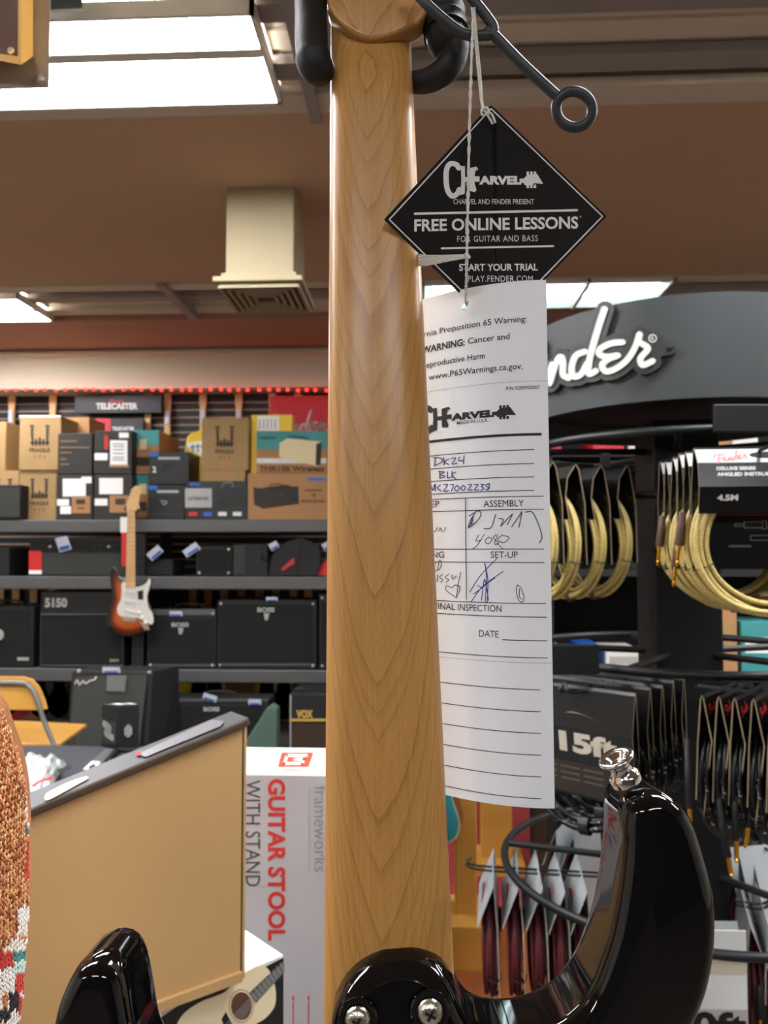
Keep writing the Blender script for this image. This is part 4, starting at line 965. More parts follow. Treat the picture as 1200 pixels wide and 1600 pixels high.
MB().lathe([(.005, 0), (.003, .003)], 'silver', PD(17, 79, DPn - .023), -FW, 12).build('screw', t, world=True, smooth=True)
t = thing('hanging_sign', 'dark slate hanging sign with a pale lower edge beside the ceiling light', 'sign', P(100, 10, 1.85))
mb = MB(); mb.prism([(70, 18), (129, 15), (128, -60), (68, -60)], lambda x, y, d: P(x, y, 1.85 + d), mat('slate_board', S(72, 82, 86), .5), 0, .012); mb.build('sign_board', t, world=True)
parts(t, 'edge_strip', lambda m: m.bar(P(70, 18, 1.845), P(129, 15, 1.845), .004, .004, MATS['offwhite']))

# ---------------------------------------------------------------- the black guitar, seen from behind
NUT, HEEL = PD(579, 50, .397), PD(607, 1490, .345)
ev = (NUT - HEEL); NL = ev.length; ev /= NL
eu = (RT - ev * RT.dot(ev)).normalized(); ew = eu.cross(ev)        # ew points towards the viewer
if ew.dot(FW) > 0: ew = -ew
GM = Matrix((eu, -ew, ev)).transposed().to_4x4(); GM.translation = HEEL    # local: x across, -y towards viewer, z up the neck
gt = thing('electric_guitar', 'glossy black electric guitar hanging with the back of its maple neck to the viewer', 'guitar', mtx=GM)
wood('neck_maple', S(142, 90, 38), S(208, 156, 86), K=-9, fq=42, grain=.5, warp=.045, rough=.38, coat=.25)
wood('fretboard_maple', S(205, 165, 110), S(228, 190, 136), K=2, fq=60, grain=.6, rough=.35)
mat('lacquer', (.003, .003, .0035), .045, spec=.5)
GI = GM.inverted()
# neck: C profile, tapered, running into the body pocket
NT = .0150
def hw(z): return .0216 + (.0300 - .0216) * (1 - z / NL)
vs = []; fs = []; N = 22; zz = [-.055 + (NL + .075) * k / 60 for k in range(61)]
for z in zz:
    h = hw(z); sc = 0
    if z > NL - .03: sc = .0065 * min(1, (z - NL + .03) / .034) ** 2
    for i in range(N + 1):
        a = math.pi * i / N; c, s_ = math.cos(a), math.sin(a)
        vs.append(((abs(c) ** .92) * math.copysign(1, c) * h, NT - (NT - sc) * s_ ** .78, z))
for j in range(60):
    for i in range(N): fs.append((j * (N + 1) + i, j * (N + 1) + i + 1, (j + 1) * (N + 1) + i + 1, (j + 1) * (N + 1) + i))
    fs.append((j * (N + 1) + N, j * (N + 1), (j + 1) * (N + 1), (j + 1) * (N + 1) + N))
fs += [tuple(range(N + 1)), tuple(60 * (N + 1) + i for i in reversed(range(N + 1)))]
mb = MB(); mb.add(vs, fs, 'neck_maple'); mb.build('neck', gt, smooth=True, sharp=50)
mb = MB(); z0, z1 = -.12, NL
mb.hexa([(-hw(z0), NT, z0), (hw(z0), NT, z0), (hw(z1), NT, z1), (-hw(z1), NT, z1), (-hw(z0), NT + .0065, z0), (hw(z0), NT + .0065, z0), (hw(z1), NT + .0065, z1), (-hw(z1), NT + .0065, z1)], 'fretboard_maple')
mb.build('fretboard', gt, bevel=.0008)
mb = MB()
for k in range(1, 25):
    z = NL - .648 * (1 - 2 ** (-k / 12))
    if z > -.11: mb.box((0, NT + .0068, z), (2 * hw(z), .0012, .002), 'silver')
mb.build('frets', gt)
mb = MB()
for k in range(6): mb.tube([((k - 2.5) * .0068, NT + .0095, NL), ((k - 2.5) * .0104, NT + .012, -.19)], .0004, 'silver', 4)
mb.build('string', gt)
# headstock with its rounded lower edge above the nut
def gl(px, py, y):                           # pixel -> guitar coordinates on the plane local y = y
    p0 = GM @ Vector((0, y, 0)); n_ = -ew
    r = ray(px, py); q = EYE + r * ((p0 - EYE).dot(n_) / r.dot(n_)); return GI @ q
hp = [(v.x, v.z) for v in (gl(*q, -.001) for q in ((510, -14), (513, 6), (530, 30), (552, 47), (575, 56), (602, 53), (630, 43), (655, 31), (668, 12), (676, -14)))]
hp += [(.034, NL + .04), (.044, NL + .06), (.044, NL + .12), (.03, NL + .19), (.012, NL + .215), (-.012, NL + .2), (-.03, NL + .12), (-.026, NL + .05)]
hq = [(v.x, v.y) for v in catmull([Vector((a, b, 0)) for a, b in hp], 4, True)]
mb = MB(); mb.prism(hq, lambda x, z, d: Vector((x, d + .02 * max(0, z - NL), z)), 'neck_maple', .0005, .0145); mb.build('headstock', gt, bevel=.0022, seg=3, smooth=True)
for k in range(6):
    z = NL + .05 + .024 * k
    MB().lathe([(.007, 0), (.008, .002), (.008, .010), (.005, .012)], 'chrome', (.03 - .002 * k, .002 + .02 * (z - NL), z), (0, -1, 0), 14).build('tuning_peg', gt, smooth=True)

# body outline (back face), traced on the guitar's own back plane
BT = .045; BF = -.0175                       # thickness; back face stands proud of the neck
fY, mY = BF + BT - .004, BF + BT * .5
def trace(pts): return [(v.x, v.z) for v in (gl(*q) for q in pts)]
tr = trace([(517, 1600, .0), (522, 1565, .0), (538, 1530, .0), (558, 1506, .0), (584, 1489, .0), (612, 1481, .0), (645, 1481, .0), (670, 1489, .0), (690, 1503, .0), (706, 1525, .004),
            (726, 1543, fY), (767, 1555, fY), (810, 1552, fY), (853, 1534, fY), (888, 1497, fY), (906, 1458, fY), (923, 1406, fY), (935, 1337, fY), (940, 1285, fY), (940, 1240, fY), (949, 1219, fY), (972, 1211, fY), (1010, 1222, mY),
            (1054, 1250, BF + .015), (1086, 1292, BF + .006), (1106, 1336, BF), (1120, 1384, BF), (1127, 1440, BF), (1125, 1500, BF), (1116, 1550, BF), (1102, 1592, BF), (1072, 1652, BF), (1040, 1720, BF)])
x_, z_ = tr[-1]
rest = [(x_ - .012, z_ - .05), (x_ - .004, z_ - .12), (x_ + .02, z_ - .19), (x_ + .03, z_ - .26), (.10, z_ - .335), (.02, z_ - .36), (-.07, z_ - .35), (-.14, z_ - .29), (-.168, z_ - .21), (-.155, z_ - .13), (-.148, z_ - .07)]
lh = trace([(62, 1690, BF), (72, 1630, BF), (82, 1580, BF), (104, 1532, BF), (148, 1478, mY), (176, 1450, fY), (195, 1443, fY), (217, 1448, fY), (231, 1468, fY), (238, 1498, fY), (245, 1537, fY), (257, 1594, fY), (300, 1650, fY), (370, 1690, fY), (450, 1680, fY), (505, 1640, .004)])
ol = catmull([Vector((a, b, 0)) for a, b in tr + rest + lh], 6, True)
# even resampling
def resample(p, n):
    L = [0]
    for a, b in zip(p, p[1:] + p[:1]): L.append(L[-1] + (b - a).length)
    out = []; j = 0
    for k in range(n):
        s_ = L[-1] * k / n
        while L[j + 1] < s_: j += 1
        f = (s_ - L[j]) / max(1e-9, L[j + 1] - L[j]); out.append(p[j].lerp(p[(j + 1) % len(p)], f))
    return out
ol = resample(ol, 420)
def smooth_poly(p, it):
    for _ in range(it): p = [(p[i - 1] + p[i] * 2 + p[(i + 1) % len(p)]) / 4 for i in range(len(p))]
    return p
area = sum(a.x * b.y - b.x * a.y for a, b in zip(ol, ol[1:] + ol[:1]))
sg = 1 if area > 0 else -1
def inset(p, d, it=2):
    n = len(p); out = []
    for i in range(n):
        t_ = (p[(i + 1) % n] - p[i - 1]).normalized(); nr = Vector((-t_.y, t_.x, 0)) * sg; out.append(p[i] + nr * d)
    return smooth_poly(out, it)
rad = .0085
layers = []                                  # (inset, y) from back face to front face
for k in range(9):
    a = math.pi / 2 * k / 8; layers.append((rad * (1 - math.sin(a)), BF + rad * (1 - math.cos(a))))
for k in range(1, 5): layers.append((0, BF + rad + (BT - 2 * rad) * k / 4))
for k in range(1, 9):
    a = math.pi / 2 * k / 8; layers.append((rad * (1 - math.cos(a)), BF + BT - rad + rad * math.sin(a)))
# thin carved slopes: the heel falls towards the neck
heel = gl(622, 1478, .0)
def drop(x, z):                              # the heel rim is scooped towards the neck
    d = math.hypot((x - heel.x) / .036, (z - heel.z) / .022)
    return .012 * max(0, 1 - d) ** 1.5
vs = []; fs = []; n = len(ol)
for ins, y in layers:
    for v in inset(ol, ins, 2 if ins else 0): vs.append((v.x, y + (drop(v.x, v.y) if y < 0 else 0), v.y))
for j in range(len(layers) - 1):
    for i in range(n): fs.append((j * n + i, j * n + (i + 1) % n, (j + 1) * n + (i + 1) % n, (j + 1) * n + i))
fs += [tuple(reversed(range(n))), tuple((len(layers) - 1) * n + i for i in range(n))]
mb = MB(); mb.add(vs, fs, 'lacquer'); mb.build('body', gt, smooth=True, sharp=60)
# recessed bolts with their ferrules
mat('screw_metal', S(210, 206, 196), .22, 1, bump=.15, bscale=900)
for px, py in ((672, 1580), (559, 1592), (566, 1668), (684, 1660)):
    c = gl(px, py, BF - .0006)
    o = MB().lathe([(.0085, 0), (.0085, .0008), (.0078, .0014), (.0062, .0014), (.0060, .0006)], 'lacquer', c + Vector((0, .0006, 0)), (0, -1, 0), 28).build('screw_ferrule', gt, smooth=True)
    s_ = MB(); s_.lathe([(.0058, 0), (.0056, .0014), (.0042, .0030), (.002, .0037), (.0001, .0038)], 'screw_metal', c, (0, -1, 0), 24); q = s_.build('neck_screw', gt, smooth=True)
    x = MB()
    for a in (.5, .5 + math.pi / 2): x.box(c + Vector((0, -.0036, 0)), (.0048, .0009, .0012), 'black_print', Matrix.Rotation(a, 3, 'Y'))
    x.build('cross_slot', q)
# chrome strap button on the horn tip
a = gl(971, 1222, BF + .018); b = gl(963, 1178, BF + .018); ax = (b - a).normalized()
ax = (ax + Vector((-.34, -.2, 0))).normalized()
b = gl(963, 1186, BF + .014)
MB().lathe([(.0070, -.0118), (.0072, -.0085), (.0058, -.0072), (.0050, -.0058), (.0050, -.0035), (.0066, -.0012), (.0084, 0), (.0085, .0008), (.0076, .0015), (.0045, .0006), (.0030, -.0012), (.0002, -.0016)], 'chrome', b, ax, 40).build('strap_button', gt, smooth=True, sharp=70)

# ---------------------------------------------------------------- padded hanger and its locking bar
mat('rubber', S(17, 17, 18), .6, bump=.12, bscale=300); mat('bar_metal', S(58, 62, 64), .45, .35, bump=.1, bscale=400)
t = thing('guitar_hanger', 'black padded yoke hanger gripping the neck below the headstock', 'hanger', PD(590, -20, .42))
q = catmull([PD(484, -60, .415), PD(486, 20, .41), PD(487, 70, .40), PD(491, 98, .397), PD(500, 112, .40)], 6)
rr = [.0088 + .0006 * math.sin(i) * 0 for i in range(len(q))]; rr = [.0086 if i < len(q) * .62 else .0094 - .0014 * (i - len(q) * .62) / (len(q) * .38) for i in range(len(q))]
mb = MB(); mb.tube(q, rr, 'rubber', 20); mb.ball(PD(498, 108, .40), .0082, 'rubber', 16); mb.build('padded_arm', t, world=True, smooth=True)
q = catmull([PD(690, -60, .415), PD(692, 20, .41), PD(697, 55, .405)], 6)
mb = MB(); mb.tube(q, [.0108 + .0012 * (i % 3 == 0) for i in range(len(q))], 'rubber', 20); mb.ball(PD(697, 58, .405), .0112, 'rubber', 16); mb.build('padded_arm', t, world=True, smooth=True)
q = catmull([PD(640, 128, .415), PD(668, 126, .41), PD(697, 108, .404), (PD(709, 82, .404)), PD(706, 60, .405)], 6)
mb = MB(); mb.tube(q, [.0056 + .003 * (i / len(q)) for i in range(len(q))], 'rubber', 16); mb.ball(q[0], .0056, 'rubber', 14); mb.build('hooked_tip', t, world=True, smooth=True)
mb = MB(); mb.tube(catmull([PD(484, -60, .415), PD(500, -100, .42), PD(590, -120, .44), PD(680, -100, .42), PD(690, -60, .415)], 5), .007, 'rubber', 12); mb.tube([PD(590, -118, .44), PD(590, -118, .62)], .008, 'bar_metal', 12); mb.build('yoke', t, world=True, smooth=True)
t2 = thing('locking_bar', 'grey forked metal bar ending in a ring, hooked over the hanger', 'locking bar', PD(770, 55, .385))
D1 = .385
mb = MB()
f1 = catmull([PD(640, -25, D1 + .004), PD(664, 4, D1), PD(705, 40, D1), PD(732, 55, D1), PD(766, 55, D1)], 5); f2 = catmull([PD(716, -30, D1 + .004), PD(740, 0, D1), PD(765, 32, D1), PD(772, 46, D1), PD(768, 58, D1)], 5)
mb.tube(f1, .0026, 'bar_metal', 14); mb.tube(f2, .0026, 'bar_metal', 14); mb.build('fork', t2, world=True, smooth=True)
mb = MB(); mb.tube(catmull([PD(764, 48, D1), PD(775, 58, D1), PD(820, 104, D1), PD(872, 152, D1)], 5), .0027, 'bar_metal', 14); mb.ball(PD(764, 50, D1), .003, 'bar_metal'); mb.build('stem', t2, world=True, smooth=True)
ctr = PD(897, 171, D1); mx = (RT * .9 - UP * .45).normalized(); mn = (UP * .75 + RT * .35 - FW * .3).normalized()
rg = [ctr + mx * .0092 * math.cos(a * math.pi / 16) + mn * .0078 * math.sin(a * math.pi / 16) for a in range(32)]
mb = MB(); mb.tube(rg, .0026, 'bar_metal', 14, True); mb.build('ring', t2, world=True, smooth=True)

# ---------------------------------------------------------------- white cotton strings
mat('cotton', S(222, 220, 214), .9, bump=.5, bscale=700)
def twist(mb, pts, r, gap, turns):
    q = catmull(pts, 8); n = len(q)
    for s_ in (0, math.pi):
        mb.tube([p + RT * math.cos(s_ + turns * 2 * math.pi * i / n) * gap - FW * math.sin(s_ + turns * 2 * math.pi * i / n) * gap for i, p in enumerate(q)], r, 'cotton', 6)
t = thing('hang_string', 'white cotton string carrying the long paper tag, tied in a bunch by the neck', 'string', PD(735, 200, .38))
mb = MB(); twist(mb, [PD(740, 18, .383), PD(738, 60, .380), PD(734, 180, .376), PD(731, 320, .374), PD(729, 420, .376), PD(728, 468, .385)], .00052, .0005, 16); mb.build('strand', t, world=True, smooth=True)
mb = MB(); mb.tube([PD(728, 462, .383), PD(727, 472, .389), PD(729, 478, .3915), PD(731, 470, .388)], .0005, 'cotton', 6); mb.build('strand', t, world=True, smooth=True)
mb = MB()
for k in range(5): mb.tube(catmull([PD(653, 398 + 4 * k, .392), PD(668, 400 + 3.4 * k, .384), PD(700, 399 + 2.2 * k + R.uniform(-1, 1), .378), PD(727, 399 + .8 * k, .3745)], 5), .00055, 'cotton', 6)
mb.tube(catmull([PD(653, 398, .392), PD(650, 406, .396), PD(654, 416, .393)], 4), .0006, 'cotton', 6)
mb.tube([PD(727, 396, .374), PD(733, 404, .374)], .0011, 'cotton', 8); mb.build('tied_bunch', t, world=True, smooth=True)
t = thing('hang_string', 'white cotton string loop holding the black diamond tag', 'string', PD(752, 120, .38))
mb = MB()
mb.tube(catmull([PD(737, 12, .383), PD(741, 50, .381), PD(747, 110, .379), PD(753, 165, .3765), PD(762, 180, .3745), PD(770, 194, .3755)], 6), .00055, 'cotton', 6)
mb.tube(catmull([PD(741, 12, .383), PD(744, 50, .381), PD(750, 110, .379), PD(755, 168, .3765), PD(768, 178, .3745), PD(774, 192, .3755)], 6), .00055, 'cotton', 6)
mb.tube(catmull([PD(752, 172, .3755), PD(760, 168, .3745), PD(764, 176, .374), PD(754, 180, .3745), PD(752, 172, .3755)], 4), .0006, 'cotton', 6)
mb.build('strand', t, world=True, smooth=True)

# ---------------------------------------------------------------- tags
def ring_hole(outer, hole):                  # outline with a hole: a bridge between the two loops
    i = min(range(len(outer)), key=lambda k: (Vector(outer[k]) - Vector(hole[0])).length)
    return outer[:i + 1] + hole + [hole[0]] + outer[i:]
def charvel(mb, fmap, m, ox, oy, sx, sy, d=0):
    """the brand's block logo; unit box 0..1 wide, y down"""
    g = lambda pts: [(ox + a * sx, oy + b * sy) for a, b in pts]
    mp = lambda x, y, dd: fmap(x, y, d + dd)
    def ST(pts, wd): mb.stroke(g(pts), wd * sx, mp, m, rel=2e-6)
    mb.stroke(g([(.155, .16), (.13, .06), (.07, .04), (.035, .2), (.03, .5), (.045, .8), (.09, .97), (.14, .9), (.16, .78)]), .052 * sx, mp, m, rel=2e-6)
    def PG(pts): mb.add([mp(x, y, 0) for x, y in g(pts)], [tuple(range(len(pts)))], m)
    PG([(.175, .1), (.215, .1), (.218, .42), (.262, .42), (.262, .56), (.218, .56), (.214, .9), (.168, .95), (.18, .5)])
    PG([(.262, .16), (.33, .12), (.348, .2), (.32, .24), (.31, .4), (.312, .62), (.33, .78), (.318, .86), (.262, .82)])
    PG([(.31, .40), (.36, .40), (.36, .56), (.31, .56)])
    mb.text('ARVEL', lambda x, y, dd: mp(x, y, 4e-6), m, ox + .355 * sx, ox + .775 * sx, oy + .62 * sy, .22 * sy, bold=.06, dirn=-1)
    PG([(.755, .47), (.8, .46), (.83, .36), (.93, .33), (.99, .62), (.90, .60), (.88, .66), (.81, .66), (.79, .58), (.755, .60)])
    for k in range(3):
        for (yy, y2) in ((.26, .36), (.64, .74)):
            PG([(.825 + .035 * k, yy), (.85 + .035 * k, yy), (.85 + .035 * k, y2), (.825 + .035 * k, y2)])

# black diamond tag
pc = {'T': PD(767, 163, .3765), 'L': PD(600, 343, .3790), 'R': PD(948, 338, .4110)}
c0 = (pc['L'] + pc['R']) / 2; Ux = (pc['R'] - pc['L']) / 2; Uy = pc['T'] - c0
nd = Ux.cross(Uy).normalized()
if nd.dot(FW) > 0: nd = -nd
def dm(px, py, d=0): return onplane(px, py, c0, nd) + nd * (.0003 + d)
DT = thing('diamond_hang_tag', 'black diamond shaped card tag with white lettering hanging beside the neck', 'hang tag', pc['T'])
mat('card_black', S(18, 18, 20), .38, var=.2, scale=300, spec=.5); mat('ink_white', S(250, 250, 248), .5)
corn = [(767, 163), (948, 338), (776, 515), (600, 343)]
cor = []
for i, (a, b) in enumerate(corn):            # slightly rounded corners
    for f in (-.018, 0, .018):
        o_ = corn[i - 1] if f < 0 else corn[(i + 1) % 4]
        cor.append((a + (o_[0] - a) * abs(f), b + (o_[1] - b) * abs(f)) if f else (a, b + (2 if i == 0 else -2 if i == 2 else 0)))
hole = [(771 + 6 * math.cos(k * .524), 196 + 6 * math.sin(k * .524)) for k in range(12)]
mb = MB(); mb.prism(ring_hole(cor, hole), lambda x, y, d: dm(x, y, d - .0003), 'card_black', 0, -.0004); mb.build('tag_card', DT, world=True)
def _f(m):
    for (a, b) in (((767, 170), (941, 338)), ((941, 338), (776, 508)), ((776, 508), (608, 343)), ((608, 343), (767, 170))): m.stroke([a, b], 2.0, dm, MATS['ink_white'], sm=0)
parts(DT, 'printed_border', _f)
def _f(m):
    W_ = MATS['ink_white']
    charvel(m, dm, W_, 692, 254, 158, 54)
    m.text('CHARVEL AND FENDER PRESENT', dm, W_, 708, 834, 319, 8, dirn=-1)
    m.stroke([(648, 334), (901, 328.5)], 3.6, dm, W_, sm=0)
    m.text('FREE ONLINE LESSONS', lambda x, y, d: dm(x, y - (x - 648) * .018, d), W_, 647, 903, 361, 18, bold=.028, dirn=-1)
    m.text('FOR GUITAR AND BASS', lambda x, y, d: dm(x, y - (x - 714) * .01, d), W_, 714, 840, 378, 9.5, dirn=-1, spacing=1.15)
    m.stroke([(690, 388), (864, 384.5)], 3, dm, W_, sm=0)
    m.text('START YOUR TRIAL', lambda x, y, d: dm(x, y - (x - 717) * .005, d), W_, 717, 840, 423, 10.5, bold=.025, dirn=-1)
    m.text('PLAY.FENDER.COM', dm, W_, 731, 832, 440, 9.5, dirn=-1, spacing=1.1)
    m.text('*', dm, W_, 905, 908, 343, 6, dirn=-1)
parts(DT, 'lettering', _f)

# long white paper tag: a vertical sheet, curling away towards the neck
mat('paper', S(245, 248, 254), .7)
DRT = .3795
def tdepth(px): return DRT * (1 + .078 * max(0, (862 - px) / 200) ** 2)
def tg(px, yr, d=0):                         # yr: row as it would read at the free edge
    p = PD(px, 860, tdepth(px)); p = Vector((p.x, p.y, 1.5 + (860 - yr) * DRT / F * .998))
    sl = .078 * 2 * max(0, (862 - px) / 200) / 200 * DRT                 # slope of the curl
    nr = (-FW * (tdepth(px) / F) - RT * sl).normalized(); nr.z = 0; return p + nr.normalized() * (.00016 + d)
def to(px, py, d=0):                         # as seen in the picture
    return tg(px, 860 + (py - 860) * tdepth(px) / DRT, d)
PT = thing('paper_hang_tag', 'long white paper tag with printed form lines and pen notes hanging beside the neck', 'hang tag', tg(728, 430))
cols = [600 + 4 * k for k in range(64)] + [858.5 + .5]
mb = MB(); rows_ = [429.5, 466, 470, 474, 478, 520, 700, 900, 1100, 1258]
rows_ = [429.5, 500, 700, 900, 1100, 1257]
vs = []; fs = []; cols = [600 + 4.3 * k for k in range(61)]
nC = len(cols)
for yv in rows_:
    for xv in cols: vs.append(tg(xv + (yv - 430) / 828 * 4.5 * (xv > 850), yv, -.00016))
hc, hr = 728, 472 + 0
for j in range(len(rows_) - 1):
    for i in range(nC - 1):
        if j == 0 and 724 < cols[i] + 4.3 and cols[i] < 733.5: continue
        fs.append((j * nC + i, j * nC + i + 1, (j + 1) * nC + i + 1, (j + 1) * nC + i))
# the strip that carries the punched hole
i0 = max(i for i in range(nC) if cols[i] + 4.3 <= 724) + 1; i1 = min(i for i in range(nC) if cols[i] >= 733.5)
mb.add(vs, fs, 'paper')
xa, xb = cols[i0], cols[i1]
yh = 860 + (473 - 860) * tdepth(728) / DRT
hole = [(728 + 5.2 * math.cos(-k * math.pi / 8), yh + 5.6 * math.sin(-k * math.pi / 8)) for k in range(16)]
outer = [(xa, 429.5), (xb, 429.5), (xb, 500), (xa, 500)]
pts = outer + hole; V = [tg(x, y, -.00016) for x, y in pts]
per = [0, 1, 2, 3]; h = lambda k: 4 + k % 16
# fan the ring between the strip's corners and the hole
fr_ = [(1, 2, h(0)), (2, 3, h(12)), (3, 0, h(8)), (0, 1, h(4))]
for k in range(4): fr_ += [(1, h(k), h(k + 1))]
for k in range(4, 8): fr_ += [(0, h(k), h(k + 1))]
for k in range(8, 12): fr_ += [(3, h(k), h(k + 1))]
for k in range(12, 16): fr_ += [(2, h(k), h(k + 1))]
fr_[0] = (1, 2, h(0))
mb.add(V, fr_, 'paper')
o = mb.build('paper_sheet', PT, world=True, smooth=True, sharp=180, weld=True)

INK = mat('ink_black', S(24, 22, 26), .6); PEN = mat('pen_blue', S(46, 44, 140), .6); PB = mat('pen_black', S(30, 30, 34), .6)
G2 = .00004
tq = lambda x, y, d: tg(x, y, G2 + d)
def yr(x, y): return 860 + (y - 860) * tdepth(x) / DRT
def rule(m, x0, x1, y, w_=1.2, xr=None):     # straight printed rule, y given where seen at x1
    Y_ = yr(x1, y); n = 12
    for k in range(n):
        a, b = x0 + (x1 - x0) * k / n, x0 + (x1 - x0) * (k + 1) / n
        m.add([tq(a, Y_ - w_ / 2, 0), tq(b, Y_ - w_ / 2, 0), tq(b, Y_ + w_ / 2, 0), tq(a, Y_ + w_ / 2, 0)], [(0, 1, 2, 3)], INK)
def tx(m, s, x0, x1, xb, yb, cap, bold=0, **k): m.text(s, tq, INK, x0, x1, yr(xb, yb), cap, bold=bold, dirn=-1, **k)
def _f(m):
    tx(m, 'California Proposition 65 Warning:', 630, 826, 826, 497, 9.6, .006)
    tx(m, 'WARNING:', 660, 728, 728, 535, 11, .03); tx(m, 'Cancer and', 733, 799, 799, 525, 9.8, .006)
    tx(m, 'Reproductive Harm', 660, 760, 760, 556, 9.6, .006); tx(m, '- www.P65Warnings.ca.gov.', 663, 819, 819, 573, 9.8, .006)
    tx(m, 'P/N 9280920007', 793, 846, 846, 605, 5.6, .004)
    tx(m, 'MADE IN U.S.A.', 715, 764, 764, 657, 5, .01)
    for s, x0, x1, xb, yb in (('ASSEMBLY', 756, 819, 819, 791), ('PREP', 657, 687, 687, 792), ('SET-UP', 767, 809, 809, 872), ('FINISHING', 632, 694, 694, 871.5), ('FINAL INSPECTION', 679, 783, 783, 956), ('DATE', 748, 778, 778, 995.5)):
        tx(m, s, x0, x1, xb, yb, 10.6, .0)
parts(PT, 'lettering', _f)
parts(PT, 'printed_logo', lambda m: charvel(m, lambda x, y, d: tg(x, yr(775, y), G2 + d), INK, 649, 620, 161, 46))
def _f(m):
    rule(m, 640, 848, 677, 4.2)
    for y in (701.5, 723.5, 744.5, 766): rule(m, 640, 836, y)
    for y in (775, 795.5, 858, 879): rule(m, 640, 850, y)
    rule(m, 640, 852, 943); rule(m, 640, 853, 964); rule(m, 784, 853.5, 1000.5); rule(m, 640, 854, 1027)
    for y in (1076, 1109.5, 1142.6, 1176, 1209, 1242): rule(m, 660, 842, y)
    Ya, Yb_ = yr(728, 777), yr(728, 937); m.add([tq(727.4, Ya, 0), tq(728.6, Ya, 0), tq(729, Yb_, 0), tq(727.8, Yb_, 0)], [(0, 1, 2, 3)], INK)
parts(PT, 'form_rules', _f)
mat('perforation', S(176, 178, 184), .8)
def _f(m):
    for xe, ye in ((857, 592), (861, 1035)):
        Y_ = yr(xe, ye)
        for k in range(52):
            a = 650 + 4.05 * k; m.add([tq(a, Y_ - .6, 0), tq(a + 2.4, Y_ - .6, 0), tq(a + 2.4, Y_ + .6, 0), tq(a, Y_ + .6, 0)], [(0, 1, 2, 3)], MATS['perforation'])
parts(PT, 'perforation', _f)
def pen(m, pts, w_, mm, sm=4): m.stroke([(x, yr(x, y)) for x, y in pts], w_, tq, mm, sm=sm, rel=2e-6)
def _f(m):
    for q in ([(681, 714), (680, 727)], [(678, 714), (690, 715), (691, 721), (679, 727)], [(694, 714), (695, 726)], [(702, 716), (695, 721), (702, 725)], [(706, 715), (713, 715), (707, 724), (715, 723)], [(719, 713), (718, 719), (726, 718)], [(726, 711), (725, 724)],
              [(688, 736), (688, 747)], [(686, 736), (695, 737), (688, 741), (696, 744), (688, 747)], [(700, 737), (700, 746), (705, 745)], [(707, 736), (707, 746)], [(713, 737), (707, 741), (713, 748)],
              [(671, 768), (673, 757), (677, 766), (680, 756), (681, 766)], [(689, 757), (684, 762), (690, 767)], [(694, 757), (700, 757), (694, 767), (702, 766)], [(704, 757), (709, 757), (706, 767)], [(715, 758), (711, 763), (715, 767), (719, 762), (715, 758)], [(724, 758), (721, 763), (725, 766), (728, 761), (724, 758)],
              [(732, 757), (738, 757), (732, 765), (739, 765)], [(742, 757), (748, 757), (742, 765), (749, 765)], [(752, 756), (757, 757), (753, 760), (757, 763), (752, 766)], [(765, 756), (760, 757), (761, 760), (766, 762), (760, 765)], [(762, 756), (766, 756), (763, 766)]): pen(m, q, 1.5, PEN)
    for q in ([(758, 940), (760, 900), (757, 879), (762, 905), (761, 942)], [(734, 925), (750, 900), (776, 873)], [(736, 940), (755, 915), (786, 893)], [(740, 928), (773, 903)], [(752, 938), (757, 905), (763, 938)], [(746, 915), (752, 918)]): pen(m, q, 1.3, PEN)
parts(PT, 'pen_note', _f, 'blue pen writing')
def _f(m):
    for q in ([(742, 803), (736, 812), (732, 825), (736, 818), (740, 806), (737, 822)], [(734, 806), (748, 798), (752, 804), (746, 814), (734, 824)], [(757, 826), (768, 824), (775, 804)], [(780, 810), (787, 812), (783, 822), (796, 808), (801, 804), (793, 820)], [(800, 823), (812, 806), (816, 800), (811, 824)], [(822, 800), (832, 800), (840, 815), (847, 838), (843, 848)]): pen(m, q, 1.7, MATS['pen_grey'])
    for q in ([(748, 836), (744, 845), (752, 844)], [(757, 835), (746, 852), (738, 858)], [(764, 839), (758, 845), (763, 850), (769, 843), (764, 839)], [(776, 835), (771, 841), (780, 848), (773, 850), (778, 836)], [(784, 837), (778, 843), (787, 848), (796, 840), (784, 836)], [(776, 848), (786, 858)],
              [(674, 832), (680, 830), (684, 824)], [(686, 830), (689, 825), (691, 831)], [(697, 824), (694, 831)], [(683, 878), (677, 884), (678, 891), (686, 890), (690, 882), (687, 875), (684, 890)], [(679, 897), (678, 910)], [(684, 898), (683, 909)], [(692, 897), (687, 902), (692, 906), (688, 910)], [(701, 897), (696, 902), (701, 906), (697, 910)], [(706, 898), (707, 905), (713, 900)], [(720, 894), (716, 912), (713, 934)], [(713, 934), (697, 922), (698, 915), (706, 918), (711, 914), (719, 918), (713, 934)],
              [(808, 914), (806, 922), (809, 936), (815, 941), (818, 932), (813, 918), (808, 914)], [(811, 920), (811, 932), (814, 936)]): pen(m, q, 1.1, PB)
mat('pen_grey', S(84, 84, 112), .6)
parts(PT, 'pen_note', _f, 'black and grey pen signatures')

